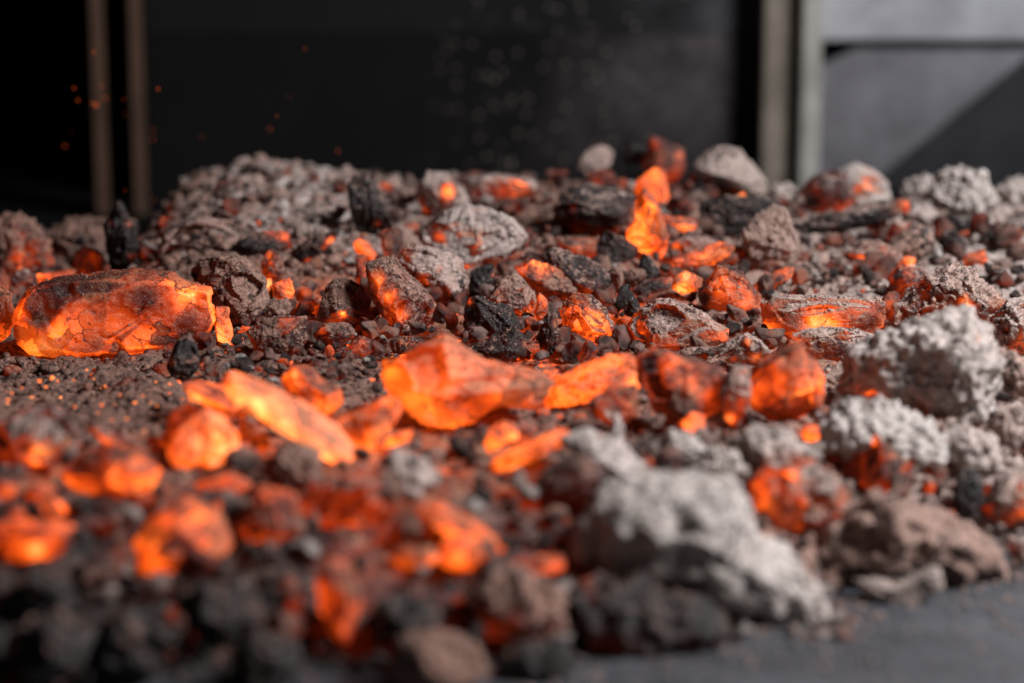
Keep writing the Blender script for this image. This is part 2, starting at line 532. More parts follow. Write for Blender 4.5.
# ------------------------------------------------------------------ coals
def poly_rho(pts, c, n=360):
    """distance from c to the outline for n directions"""
    th = np.linspace(-math.pi, math.pi, n, endpoint=False)
    d = np.stack([np.cos(th), np.sin(th)], 1)
    rho = np.zeros(n)
    for k in range(len(pts)):
        p, q = pts[k] - c, pts[(k + 1) % len(pts)] - c
        e = q - p
        den = d[:, 0] * e[1] - d[:, 1] * e[0]
        den = np.where(np.abs(den) < 1e-12, 1e-12, den)
        t = (p[0] * e[1] - p[1] * e[0]) / den
        s = (p[0] * d[:, 1] - p[1] * d[:, 0]) / den
        ok = (t > 0) & (s >= -1e-6) & (s <= 1 + 1e-6)
        rho = np.where(ok, np.maximum(rho, t), rho)
    m = rho[rho > 0].mean()
    rho = np.where(rho <= 0, m, rho)
    ker = np.array([0, 1, 4, 1, 0.0]); ker /= ker.sum()
    ext = np.concatenate([rho[-2:], rho, rho[:2]])
    return th, np.convolve(ext, ker, 'valid')

COUNT = [0]
A_ = 'ash_coated_coal'
POLYS = []
HERO_LABELS = []
def inside(px, py):
    for q in POLYS:
        x, y = q[:, 0], q[:, 1]
        if not (x.min() < px < x.max() and y.min() < py < y.max()): continue
        xn, yn = np.roll(x, -1), np.roll(y, -1)
        cr = ((y > py) != (yn > py)) & (px < (xn - x) * (py - y) / (yn - y + 1e-9) + x)
        if cr.sum() % 2: return True
    return False
def coal(name, label, outline, thick=0.8, ash=0.5, heat=0.0, spots=(), style='r', tone=0.8, top=0.15, cat='coal', back=0.8, lift=0.0, group=None, var=1.0):
    """one lump of coal or ash: its outline (photo pixels) is laid out at the lump's own place on the heap and given depth"""
    COUNT[0] += 1
    seed = COUNT[0] * 13 + 5
    rg = np.random.default_rng(seed)
    pp = np.array([[float(q) for q in s.split(',')] for s in outline.split()])
    POLYS.append(pp)
    HERO_LABELS.append(label)
    wpx, hpx = np.ptp(pp[:, 0]), np.ptp(pp[:, 1])
    cx, yb = pp[:, 0].mean(), pp[:, 1].max()
    h0 = hit(cx, yb - 0.06 * hpx + lift)
    s0 = K * h0[1] / CP
    D = 0.5 * thick * min(math.sqrt(wpx * hpx), 1.5 * min(wpx, hpx)) * s0 * 1.1
    Yc = h0[1] + back * D
    P = np.array([at(a, b, Yc) for a, b in pp])[:, [0, 2]]
    # area centroid
    x_, z_ = P[:, 0], P[:, 1]
    xn, zn = np.roll(x_, -1), np.roll(z_, -1)
    cr = x_ * zn - xn * z_
    A = cr.sum() / 2
    c = np.array([((x_ + xn) * cr).sum() / (6 * A), ((z_ + zn) * cr).sum() / (6 * A)]) if abs(A) > 1e-12 else P.mean(0)
    th, rho = poly_rho(P, c)
    # principal axes
    Q = (np.stack([np.cos(th), np.sin(th)], 1) * rho[:, None])
    ev, evec = np.linalg.eigh(np.cov(Q.T))
    u, v = evec[:, 1], evec[:, 0]
    ea, eb = math.sqrt(ev[1]) * 1.4, math.sqrt(max(ev[0], 1e-12)) * 1.4
    big = max(wpx, hpx)
    yc_px = pp[:, 1].mean()
    sub = 6 if big > 46 and 170 < yc_px < 450 else (5 if big > 26 else 4)
    d, tris = ico(sub)
    w2 = (d[:, 0] * ea)[:, None] * u + (d[:, 2] * eb)[:, None] * v
    ang = np.arctan2(w2[:, 1], w2[:, 0])
    r = np.interp(ang, np.append(th, math.pi), np.append(rho, rho[0]))
    pw_ = 3.6 if style in 'rpk' else 2.1
    cc = np.clip(1 - np.abs(d[:, 1]) ** pw_, 0, 1) ** (1 / pw_)
    p = np.stack([np.cos(ang) * r * cc, d[:, 1] * D, np.sin(ang) * r * cc], 1)
    if style in 'rkp':
        # broken block: straight outline edges, chamfers and a flat off-centre front, instead of a rounded body
        sg = np.abs(np.arcsin(np.clip(d[:, 1], -1, 1))) / (math.pi / 2)
        front = d[:, 1] < 0
        keep = [k for k in range(len(P)) if k % 2 == seed % 2 or len(P) < 7]
        th2, rho2 = poly_rho(P[keep], c)
        r2 = np.interp(ang, np.append(th2, math.pi), np.append(rho2, rho2[0]))
        dirx = np.stack([np.cos(ang), np.sin(ang)], 1)
        c1, c2 = rg.uniform(0.92, 1.0), rg.uniform(0.45, 0.68)
        y1, y2 = rg.uniform(0.30, 0.62), rg.uniform(0.82, 0.95)
        lim = 0.22 * eb
        sh = [np.stack([np.full(len(d), a), np.full(len(d), b)], 1) for a, b in rg.uniform(-lim, lim, (2, 2))]
        L0 = dirx * r[:, None]
        L1 = dirx * (r * c1)[:, None]
        L2 = dirx * (r2 * c2)[:, None] + sh[0]
        L3 = sh[0] + sh[1] * 0.8
        s1, s2 = 0.22, 0.55
        def lerp(a, b, t): return a + (b - a) * t[:, None]
        t1, t2, t3 = np.clip(sg / s1, 0, 1), np.clip((sg - s1) / (s2 - s1), 0, 1), np.clip((sg - s2) / (1 - s2), 0, 1)
        q2 = lerp(lerp(lerp(L0, L1, t1), L2, t2), L3, t3)
        yy = y1 * t1 + (y2 - y1) * t2 + (1 - y2) * t3
        p = np.stack([q2[:, 0], np.where(front, -1, 1) * yy * D, q2[:, 1]], 1)
    # even the rings: how far along from axis to rim
    nrm = np.stack([p[:, 0] / (ea * 1.0), p[:, 1] / D, p[:, 2] / (eb * 1.0)], 1)
    size = math.sqrt(ea * eb)
    # facets
    nf = {'r': 5, 'p': 4, 's': 4, 'n': 2, 'k': 4}[style]
    sc = np.array([max(ea * abs(u[0]), eb * abs(v[0])), D, max(ea * abs(u[1]), eb * abs(v[1]))])
    for _ in range(nf):
        n = rg.normal(size=3)
        n[1] = -abs(n[1]) - 0.45 if rg.random() < 0.75 else n[1]
        n /= np.linalg.norm(n)
        q = p / sc
        qn = q @ n
        hh = qn.max() * (rg.uniform(0.45, 0.80) if n[1] < -0.4 else rg.uniform(0.88, 0.97))
        t = qn - hh
        k = 0.014
        t = np.where(t > 0.4, t, k * np.log1p(np.exp(np.clip(t / k, -30, 13))))
        p = p - (np.clip(t, 0, None) * 0.92)[:, None] * n * sc
    # facets must not shrink the outline
    fit = []
    for ax in (u, v):
        t_ = p[:, 0] * ax[0] + p[:, 2] * ax[1]
        tp = (P - c) @ ax
        fit.append(tp.min() + (t_ - t_.min()) / (t_.max() - t_.min()) * (tp.max() - tp.min()))
    p[:, 0] = fit[0] * u[0] + fit[1] * v[0]
    p[:, 2] = fit[0] * u[1] + fit[1] * v[1]
    # relief
    nv = vnormals(p, tris)
    nb = np.zeros_like(p); ct = np.zeros(len(p))
    for a_, b_ in ((0, 1), (1, 2), (2, 0)):
        np.add.at(nb, tris[:, a_], p[tris[:, b_]]); np.add.at(ct, tris[:, a_], 1)
    lap = ((p - nb / ct[:, None]) * nv).sum(1)
    lap = np.clip(lap / (np.abs(lap).mean() + 1e-9) - 0.8, 0, 3.0)
    nv0 = nv
    off = rg.uniform(0, 50, 3)
    e = size
    co = p / e
    amp = {'r': 0.026, 'p': 0.022, 's': 0.05, 'n': 0.075, 'k': 0.03}[style]
    disp = amp * fbm(co * 1.7 + off, seed, 4, 0.5) * e
    disp = disp + 0.0006 * fbm(p * 330 + off, seed + 3, 3, 0.6) * min(1, e / 0.008)
    if style == 'n':
        disp = disp + 0.03 * e * fbm(co * 4.2 + off, seed + 33, 3, 0.55)
        f1 = cells(p * 230 + off, seed)
        f2 = cells(p * 520 + off, seed + 9)
        disp = disp + (0.55 - f1) * 0.0026 * min(1.3, e / 0.012) + (0.5 - f2) * 0.0012 + 0.0022 * fbm(p * 150 + off, seed + 15, 4, 0.6) * min(1.3, e / 0.012)
    if style == 'k':
        # layered, cracked charcoal
        axis = p @ np.array([u[0] * 0.2 + v[0], 0.25, u[1] * 0.2 + v[1]])
        st = np.sin(axis / e * 15 + 3 * fbm(co * 1.3 + off, seed + 5, 2))
        disp = disp + 0.0004 * st * min(1.2, e / 0.01)
    # broken ledges
    if style in 'rkp':
        tl = fbm(co * np.array([0.55, 0.55, 1.1]) + off * 1.7, seed + 77, 2, 0.35) * 2.6
        fr = tl - np.floor(tl)
        led = np.floor(tl) + sstep(0.0, 0.10, fr)
        disp = disp + np.clip(led, -3, 3) * {'r': 0.036, 'k': 0.04, 'p': 0.045}[style] * e * np.clip(D / e, 0.3, 1)
    # cracks
    if style in 'rkp':
        cr1 = np.abs(fbm(co * 1.1 + off[::-1], seed + 21, 3, 0.45))
        disp = disp - 0.05 * e * np.exp(-(cr1 / 0.03) ** 2)
    p = p + nv * disp[:, None]
    nv = vnormals(p, tris)
    # heat and ash cover, per vertex
    ht = np.full(len(p), float(heat) + (0.10 if name == A_ else 0)) + 0.10 * fbm(co * 1.5 + off + 9, seed + 40, 3)
    for sx, sy, sr, k in spots:
        w_ = at(sx, sy, Yc)
        dist = np.hypot(p[:, 0] + c[0] - w_[0], p[:, 2] + c[1] - w_[2])
        ht = ht + k * np.exp(-(dist / (sr * s0)) ** 2)
    if name != A_ and heat > 0.4 and yc_px > 365: ht = ht + 0.06
    ht = ht + np.clip(ht, 0, 0.7) * var * (0.45 if style == 's' else 1) * (0.028 * lap + 0.42 * vnoise(nv0 * 1.7 + off, seed + 90) - 0.16 * nv0[:, 2])
    av = ash + (0.07 if name == A_ else 0) + (0.28 if style == 'n' and ash > 0.8 else 0) + top * (nv[:, 2] * 1.3 - 0.2) + 0.16 * fbm(co * 2.2 + off + 4, seed + 60, 3)
    av = av - 1.7 * np.clip(ht - 0.36, 0, 0.5)
    me = make_mesh(name, p, tris, dict(ember_level=ht, ash=av, tone=np.full(len(p), tone)), M_COAL)
    # origin at the base
    zmin = p[:, 2].min()
    me.vertices.foreach_set('co', (p - np.array([0, 0, zmin])).astype(np.float32).ravel())
    o = link(name, me, (c[0], Yc, c[1] + zmin))
    tag(o, label, cat, group)
    return o

G, B_ = 'glowing_coal', 'charcoal_chunk'
L_ = 'ash_lump'

# -- by the big slab
slab = coal(G, "long flame-orange slab with hollowed face lying on the grey ash", "19,307 27,292 37,284 60,277 105,273 132,273 170,276 190,284 212,287 217,320 205,340 175,350 140,354 107,351 75,355 50,353 30,350 19,340 15,320",
     0.75, 0.02, 0.64, [(65, 333, 20, .25), (25, 310, 10, .25), (105, 320, 24, .16), (150, 294, 20, -.24), (192, 322, 22, -.22), (60, 290, 12, -.10), (180, 345, 18, -.2), (190, 296, 14, .18), (90, 352, 40, -.12)], 'p', top=0.0)
coal(G, "thin orange flake propped on the top edge of the long slab", "37,274 75,270 66,279 50,287 40,284", 0.5, 0.0, 0.6, [(38, 275, 8, .2)], 'p', top=0, back=1.2)
coal(G, "small orange wedge at the end of the long slab", "217,307 228,308 231,325 234,346 217,341 214,325", 0.7, 0.05, 0.62, [(226, 340, 10, .15)], 'p')
coal(B_, "dark grey tooth of charcoal in front of the long slab's end", "172,352 178,341 190,336 199,350 198,372 190,378 172,374 166,364", 0.7, 0.32, 0.08, [(174, 358, 7, .3)], 'r', 0.5, cat='charcoal')
coal(A_, "big rounded brown-grey coal leaning behind the long slab's end", "186,278 205,265 225,260 245,261 258,268 270,283 266,305 250,322 232,326 218,312 214,292", 0.9, 0.62, 0.12, [(212, 280, 15, .22), (258, 275, 10, .1)], 'r', 0.6)
coal(A_, "reddish crusty mound beside the dark recess", "-12,226 0,221 15,217 30,222 42,232 50,250 46,268 25,278 -12,278", 0.9, 0.5, 0.22, [(25, 225, 14, .15), (28, 258, 14, .22)], 'n', 0.55)
coal(L_, "grey-brown crusty lump under the narrow bars", "50,232 75,221 98,218 112,228 114,250 95,260 60,264 46,252", 0.9, 0.62, 0.05, [(50, 245, 8, .2)], 'n', 0.5, cat='ash lump')
coal(A_, "small round coal with pale cap just above the long slab", "70,266 75,254 85,248 97,249 108,261 109,274 90,278 74,276", 0.9, 0.42, 0.25, [(90, 268, 10, .2)], 'r', 0.8)
coal(B_, "jagged black upright charcoal below the rusty bars", "105,228 112,212 119,202 124,215 136,222 138,245 128,274 112,274 107,252", 0.8, 0.25, 0.0, [(112, 222, 4, .4), (131, 222, 4, .4)], 'k', 0.45, cat='charcoal')
coal(G, "orange coal cut off by the picture's edge beside the long slab", "-15,292 0,288 9,296 13,315 11,335 0,341 -15,341", 0.9, 0.15, 0.55, [(2, 334, 8, .2)], 'r')
coal(G, "dull red coal above the edge coal, next to the crusty mound", "-12,272 2,270 9,279 9,291 0,296 -12,296", 0.9, 0.15, 0.45, [(3, 290, 6, .35)], 'r')
coal(G, "dark red coal between the crusty mound and the long slab", "8,280 20,266 34,274 38,286 24,294 10,292", 0.9, 0.3, 0.36, [(20, 266, 4, .4)], 'r')
# -- back slope, behind the slab
coal(B_, "dark lens-shaped coal with an orange rim in the crumbly mound", "236,243 248,236 262,232 283,233 294,243 287,252 268,254 248,251", 0.9, 0.25, 0.1, [(285, 236, 9, .62), (268, 231, 9, .4)], 'r', 0.5, cat='charcoal')
coal(B_, "flat slate-grey shard with one orange streak", "293,252 303,243 316,236 335,231 339,240 322,253 306,262", 0.7, 0.35, 0.0, [(330, 240, 5, .8), (308, 259, 5, .6), (324, 246, 5, .45)], 'p', 0.5, cat='charcoal')
coal(A_, "little red peak beneath the lens-shaped coal", "261,264 269,251 277,255 286,272 277,282 263,280", 0.9, 0.35, 0.3, [(270, 255, 6, .2)], 'r', 0.6)
coal(B_, "tall upright dark charcoal with a pale ash edge", "349,190 352,180 360,174 370,176 380,195 388,212 394,226 390,232 379,231 370,237 357,236 350,214", 0.7, 0.28, 0.05, [(378, 222, 6, .35)], 'k', 0.75, cat='charcoal')
coal(G, "red stump at the foot of the upright charcoal", "381,232 392,228 402,230 403,245 396,259 387,259 382,246", 0.8, 0.15, 0.4, [(385, 240, 8, .2)], 'r')
coal(G, "orange thumb-shaped ember between shard and orange-faced boulder", "353,243 359,239 367,242 376,253 373,262 364,259 356,253", 0.8, 0.05, 0.66, [(358, 244, 7, .12)], 's')
coal(A_, "dim red stalk under the orange thumb-shaped ember", "357,256 365,255 368,270 369,286 360,292 356,276", 0.9, 0.25, 0.36, (), 'r', 0.6)
coal(G, "thin yellow-hot sliver leaning on the rounded brown-grey coal", "257,300 262,289 266,280 271,279 270,290 263,304", 0.6, 0.0, 0.72, [(267, 285, 6, .35)], 'p')
coal(G, "curled orange chip beside the yellow-hot sliver", "271,285 280,281 289,279 294,292 292,306 285,299 275,297", 0.7, 0.15, 0.55, [(290, 288, 6, .2)], 'p')
coal(L_, "small grey ash lump below the curled orange chip", "260,304 272,298 287,299 294,308 287,319 264,315", 0.9, 0.7, 0.1, (), 'n', 0.6, cat='ash lump')
coal(G, "small orange-red nugget near the red-brown boulder", "296,305 304,297 313,299 320,307 318,316 301,316", 0.9, 0.12, 0.5, [(302, 305, 5, .18)], 'r')
coal(A_, "red-brown boulder with one tiny hot spot", "326,288 333,281 351,281 363,290 371,302 366,317 352,327 330,324 320,315", 0.9, 0.5, 0.14, [(345, 309, 4, .65), (338, 318, 12, .18)], 'r', 0.5)
coal(A_, "boulder with a tall orange face in the middle of the heap", "368,267 381,260 396,261 406,275 426,295 436,312 431,327 406,333 388,327 376,307 368,287", 0.85, 0.46, 0.22, [(380, 274, 9, .38), (388, 290, 11, .38), (398, 310, 10, .34)], 'r', 0.6)
coal(A_, "pitted tan boulder with an orange rim and a black hole", "400,259 406,246 426,247 448,254 461,265 468,282 463,295 446,305 428,300 414,287 403,272", 0.9, 0.55, 0.22, [(408, 256, 9, .35), (424, 276, 8, .25), (448, 284, 10, .28), (440, 266, 5, .25)], 'r', 0.85)
coal(A_, "largest pinkish ash-crusted boulder with orange patches", "419,231 435,217 462,209 485,210 507,220 522,232 529,242 520,255 500,266 487,260 472,272 460,257 440,249 422,241", 0.8, 0.62, 0.22, [(475, 238, 12, .16), (440, 234, 10, .2), (495, 258, 12, .3), (468, 264, 8, .3), (460, 225, 8, .15)], 'r', 0.95, top=0.2)
coal(B_, "black coal wedged beneath the largest pinkish boulder", "470,270 492,262 495,285 488,297 470,297", 0.8, 0.2, 0.02, [(493, 275, 3, .5)], 'r', 0.5, cat='charcoal')
coal(A_, "ash-speckled small coal with a hot lower corner", "489,296 502,279 514,274 528,285 537,302 535,313 524,317 503,310", 0.9, 0.5, 0.24, [(528, 309, 8, .35), (500, 294, 8, .12)], 'r', 0.7)
coal(B_, "shiny dark brown coal with a glowing tip", "463,308 468,298 476,294 490,303 512,309 519,325 508,333 485,339 465,331", 0.8, 0.18, 0.1, [(469, 300, 5, .55), (480, 330, 18, .08)], 'r', 0.6, cat='charcoal')
coal(B_, "flat dark maroon coal behind the broad pale-orange plate", "470,347 500,337 514,327 524,338 520,352 511,362 488,357", 0.8, 0.22, 0.24, [(500, 350, 14, .06)], 'r', 0.5, cat='charcoal')
coal(A_, "broad red-brown coal in the rubble below the yellow-hot sliver", "246,332 262,322 281,317 306,317 306,337 293,356 271,354 250,344", 0.8, 0.42, 0.22, [(290, 320, 14, .14), (256, 328, 10, .2)], 'r', 0.55)
coal(A_, "low dark coal in the rubble under the red-brown boulder", "312,334 325,324 352,323 354,336 340,351 324,347", 0.8, 0.42, 0.18, [(322, 328, 8, .2)], 'r', 0.5)
coal(G, "small red peaked coal above the broad plate's corner", "348,350 352,341 359,336 370,340 374,350 362,357", 0.8, 0.2, 0.44, [(361, 341, 7, .12)], 'r')
coal(G, "red coal tucked against the broad plate's upper corner", "390,341 398,336 412,337 421,342 411,354 393,353", 0.8, 0.2, 0.42, [(405, 340, 7, .2)], 'r')
# -- middle of the heap
coal(B_, "big black log-end charcoal with pale specks and a glowing end", "557,197 565,186 585,181 615,185 635,191 641,205 637,222 625,234 600,233 575,240 556,233 554,215", 0.9, 0.26, 0.12, [(640, 215, 14, .55), (630, 230, 10, .3), (574, 204, 5, .35), (600, 236, 30, .1)], 'k', 0.8, top=0.12, cat='charcoal')
coal(G, "orange arch-shaped ember against the log-end charcoal", "636,196 644,190 653,195 661,210 667,247 662,258 646,254 633,246 628,236 640,222", 0.7, 0.2, 0.62, [(642, 225, 12, .16), (658, 235, 7, -.2)], 'r', 0.7)
coal(B_, "dark triangular shard under the log-end charcoal", "596,250 600,238 604,231 622,238 637,249 634,258 617,263 596,260", 0.7, 0.15, 0.16, [(634, 246, 5, .3), (600, 257, 10, .12)], 'r', 0.5, cat='charcoal')
coal(A_, "red-brown coal filling the gap below the log-end charcoal", "556,238 580,240 600,236 598,254 580,262 560,256", 0.8, 0.3, 0.32, (), 'r', 0.5)
coal(A_, "pale ash coal with an orange window on the back crest", "420,211 415,193 428,174 447,172 462,190 469,206 450,213 435,216", 0.8, 0.62, 0.12, [(448, 190, 8, .65), (425, 212, 8, .3)], 'r', 0.9)
coal(A_, "low dome with ash side and red top on the back crest", "468,192 482,176 507,174 532,182 536,188 517,194 495,199 473,205", 0.8, 0.45, 0.15, [(522, 184, 12, .38), (500, 188, 14, .2)], 'r', 0.9)
coal(L_, "pale round stone of ash on the back crest", "577,166 585,152 600,146 612,152 611,164 597,170 585,175", 0.9, 0.75, 0.0, (), 'r', 0.85, cat='ash lump')
coal(B_, "round black charcoal next to the pale round stone", "622,153 632,144 646,146 648,158 640,165 625,162", 0.9, 0.08, 0.0, (), 'r', 0.6, cat='charcoal')
coal(G, "small dark red coal under the pale round stone", "586,176 600,169 613,172 616,181 602,186 588,184", 0.9, 0.2, 0.36, (), 'r')
coal(G, "deep red peaked coal highest on the back crest", "643,164 652,140 662,142 682,150 685,165 681,178 668,186 650,177", 0.8, 0.12, 0.40, [(652, 142, 6, .2), (678, 152, 6, .2), (668, 164, 9, -.1)], 'r')
coal(G, "bright orange knob in front of the deep red peaked coal", "632,192 640,182 648,175 657,167 666,172 668,186 673,204 664,202 650,196", 0.8, 0.05, 0.68, [(656, 174, 8, .2)], 's', back=0.1)
coal(L_, "large angular white ash boulder before the channel post", "694,164 707,150 725,146 740,150 752,167 767,190 762,196 745,191 722,183 700,177", 0.8, 0.74, 0.0, (), 'r', 0.9, cat='ash lump')
coal(B_, "very dark log beneath the large white ash boulder", "698,206 715,197 745,200 772,202 782,209 757,223 740,233 722,233 702,226", 0.8, 0.10, 0.06, [(706, 224, 12, .28)], 'k', 0.5, top=0.3, cat='charcoal')
coal(G, "tiny yellow flame chip on the very dark log", "733,204 737,196 744,192 746,199 740,205", 0.6, 0.0, 0.85, [(740, 198, 5, .2)], 's', back=-1.0, lift=14)
coal(A_, "angular grey stone-like coal with pits, alone below the channel post", "744,234 757,217 775,206 785,210 795,230 801,242 797,254 787,267 765,273 750,263", 0.9, 0.66, 0.06, [(785, 252, 10, .15), (770, 262, 10, .12)], 'r', 0.75, top=0.1)
coal(G, "red-orange ember under the angular grey stone-like coal", "757,284 775,273 793,268 792,277 776,287 760,290", 0.8, 0.1, 0.5, [(786, 273, 6, .3), (762, 286, 5, .2)], 'r')
coal(G, "long orange wedge with sharp tip beside the angular grey coal", "672,260 690,253 720,245 733,246 730,255 715,263 697,269 677,271", 0.7, 0.12, 0.58, [(722, 252, 10, .15), (690, 265, 10, -.15)], 'p', 0.8)
coal(A_, "low ashy dome over the long orange wedge", "672,244 685,236 705,238 717,244 706,252 680,255", 0.8, 0.62, 0.2, [(675, 246, 6, .45)], 'r', 0.75)
coal(G, "flat orange coal behind the ashy dome", "660,217 690,219 705,227 692,233 663,230", 0.8, 0.25, 0.56, [(675, 224, 12, .1)], 'p', 0.8, top=0.3)
coal(G, "large red-orange triangular coal with a dark corner", "697,290 709,277 717,265 728,266 742,275 760,295 758,306 737,317 710,314 698,303", 0.8, 0.12, 0.48, [(720, 275, 12, .22), (703, 296, 8, -.3), (740, 296, 14, .05)], 'r')
coal(G, "yellow-hot leaf-shaped ember beside the triangular coal", "669,288 677,276 687,271 702,279 698,288 682,296", 0.6, 0.05, 0.60, [(684, 276, 7, .45), (679, 291, 6, .25)], 'p')
coal(B_, "dark leaf-shaped charcoal touching the yellow-hot leaf", "632,291 652,280 672,277 671,286 652,293 637,296", 0.7, 0.25, 0.22, [(668, 280, 7, .25)], 'r', 0.6, cat='charcoal')
coal(B_, "black narrow splinter standing right of the block-shaped ember", "613,308 621,287 630,283 628,305 618,313", 0.6, 0.18, 0.0, (), 'p', 0.55, cat='charcoal')
coal(B_, "black triangular splinter leaning on the narrow one", "626,316 631,291 643,312 634,318", 0.6, 0.18, 0.0, (), 'p', 0.55, cat='charcoal')
coal(B_, "grey-black splinter pointing up at the arch-shaped ember", "637,271 644,251 653,262 663,277 653,280 642,277", 0.6, 0.25, 0.05, (), 'p', 0.6, cat='charcoal')
coal(A_, "dusty coal with an orange lip in the middle of the heap", "516,266 532,261 552,267 570,277 580,288 574,296 557,303 544,298 529,282", 0.8, 0.42, 0.24, [(528, 266, 11, .42), (545, 266, 9, .25)], 'r', 0.55)
coal(B_, "domed dark coal with red cheek next to the orange-lipped coal", "540,258 557,252 577,257 599,266 609,277 609,296 588,297 573,278", 0.8, 0.30, 0.2, [(585, 282, 12, .22), (600, 292, 8, .2)], 'r', 0.7, cat='charcoal')
coal(L_, "upright little grey stone between domed coal and splinters", "608,272 614,266 622,268 623,281 619,293 611,292", 0.9, 0.72, 0.02, (), 's', 0.6, cat='ash lump')
coal(A_, "slanting brownish stone below the grey-black splinter", "622,277 632,269 644,270 646,276 636,286 626,285", 0.9, 0.5, 0.08, (), 's', 0.5)
coal(A_, "block-shaped orange ember with ashy lid in the middle", "559,308 574,295 590,296 607,310 613,322 612,338 595,345 572,343 564,331", 0.85, 0.22, 0.5, [(590, 322, 14, .1), (580, 300, 9, .12)], 'r', 0.7, top=0.32)
coal(B_, "splintered brown charcoal standing before the block-shaped ember", "537,338 544,318 554,312 562,335 561,350 543,359", 0.7, 0.35, 0.2, [(556, 322, 5, .25), (543, 352, 4, .35)], 'k', 0.5, cat='charcoal')
coal(G, "orange finger by the splintered brown charcoal", "534,313 539,292 547,299 549,313 540,323", 0.8, 0.15, 0.5, [(542, 297, 6, .2)], 's')
coal(A_, "wide low boulder with ash roof and red flank", "629,328 634,316 659,300 674,299 702,310 729,330 730,341 707,347 667,353 644,351 632,338", 0.8, 0.45, 0.30, [(640, 332, 14, .12), (715, 340, 14, .10), (636, 318, 7, .25)], 'r', 0.8, top=0.35)
coal(G, "small red pyramid before the block-shaped ember", "577,357 587,340 598,347 595,361 582,367", 0.8, 0.2, 0.40, (), 'r')
coal(L_, "thin tan flake lying before the wide low boulder", "672,353 690,347 720,346 721,351 692,355 676,358", 0.6, 0.6, 0.2, (), 'p', 0.7, cat='ash lump')
# -- crest and slope on the ashy side
coal(G, "dark red lump at the foot of the channel post", "802,194 818,177 835,171 843,185 854,201 850,211 830,214 809,209", 0.9, 0.15, 0.32, [(822, 205, 16, .12), (840, 203, 8, .12)], 'r')
coal(A_, "pale boulder with a red heart on the crest", "838,173 858,166 875,172 890,182 893,198 875,206 855,209 843,189", 0.8, 0.68, 0.28, [(862, 186, 12, .25)], 'r', 1.05)
coal(B_, "long dark log with a glowing tip lying across the crest", "798,234 818,217 855,210 888,201 910,200 913,210 893,218 855,228 813,239", 0.7, 0.22, 0.05, [(904, 206, 12, .55), (885, 208, 12, .22)], 'k', 0.7, top=0.25, cat='charcoal')
coal(L_, "pale ash lump behind the long log's tip", "900,190 910,180 925,176 936,186 931,201 912,202", 0.9, 0.85, 0.0, (), 'n', 1.0, cat='ash lump')
coal(L_, "big knobbly white ash lump on the crest under the diagonal shade sheet", "928,196 940,173 960,168 985,177 994,198 983,213 963,221 942,214", 0.9, 0.82, 0.0, (), 'n', 1.05, cat='ash lump')
coal(L_, "white ash lump on the crest cut off by the picture's edge", "996,190 1010,178 1036,176 1040,202 1005,207", 0.9, 0.85, 0.0, (), 'n', 1.0, cat='ash lump')
coal(L_, "small pale lump between dark red lump and white boulder", "768,192 775,182 790,184 800,194 790,204 772,204", 0.9, 0.7, 0.15, [(782, 196, 8, .25)], 'n', 0.95, cat='ash lump')
coal(L_, "rounded ash lump right under the long log's glowing tip", "904,214 914,205 928,204 939,215 926,224 910,223", 0.9, 0.8, 0.1, (), 's', 0.95, cat='ash lump')
coal(B_, "flat black charcoal below the big knobbly ash lump", "938,224 950,216 986,222 987,231 958,233", 0.8, 0.05, 0.0, (), 'k', 0.5, cat='charcoal')
coal(G, "small ruby-red coal in an ashy hollow below the long log", "887,234 895,223 915,222 924,232 905,242 890,241", 0.8, 0.25, 0.42, [(900, 230, 8, .1)], 'r', top=0.3)
coal(A_, "gable-shaped grey coal in the ashy slope", "889,248 903,233 920,226 931,236 934,254 918,264 897,256", 0.8, 0.5, 0.0, (), 'r', 0.7)
coal(B_, "round black-red nut of charcoal beside the gable-shaped coal", "937,244 946,232 956,229 967,242 964,252 948,254", 0.9, 0.1, 0.12, [(952, 248, 6, .15)], 'r', 0.6, cat='charcoal')
coal(A_, "ruby coal under a grey ash dome", "849,254 863,242 880,240 897,250 905,261 878,265 855,263", 0.8, 0.45, 0.34, [(866, 255, 12, .12), (862, 258, 4, .25)], 'r', 0.75, top=0.4)
coal(G, "clear orange nugget near the picture's edge above the crusty boulder", "964,258 972,252 984,249 987,260 974,270 965,266", 0.8, 0.05, 0.55, [(978, 258, 7, .12)], 'p')
coal(B_, "slanting dark red shard below the clear orange nugget", "984,262 998,266 1009,281 998,282 986,272", 0.7, 0.25, 0.25, [(1007, 279, 4, .4)], 'p', 0.6, cat='charcoal')
coal(G, "glassy deep red coal with ash scratches", "889,279 900,266 918,267 931,275 924,287 908,298 895,299 889,291", 0.85, 0.26, 0.40, [(905, 280, 12, .06)], 'r', 0.7)
coal(G, "tiny bright orange nub on top of the glassy red coal", "899,264 907,256 916,258 914,267 904,268", 0.8, 0.05, 0.7, [(910, 260, 4, .2)], 's')
coal(G, "tiny orange spike beside the ruby coal", "877,271 881,262 887,257 889,268 881,275", 0.8, 0.05, 0.62, [(884, 264, 5, .25)], 's')
coal(A_, "large crusty boulder with red inside and one yellow spot", "889,324 897,306 915,296 930,279 953,264 968,270 993,290 1004,303 996,317 975,327 940,332 905,334", 0.85, 0.54, 0.27, [(960, 295, 6, .65), (962, 306, 9, .35), (935, 290, 18, .1)], 'n', 0.8)
coal(G, "orange strip ember between flat chunk and crusty boulder", "880,303 889,294 899,294 900,303 891,320 882,318", 0.8, 0.1, 0.52, [(890, 300, 7, .15)], 'r')
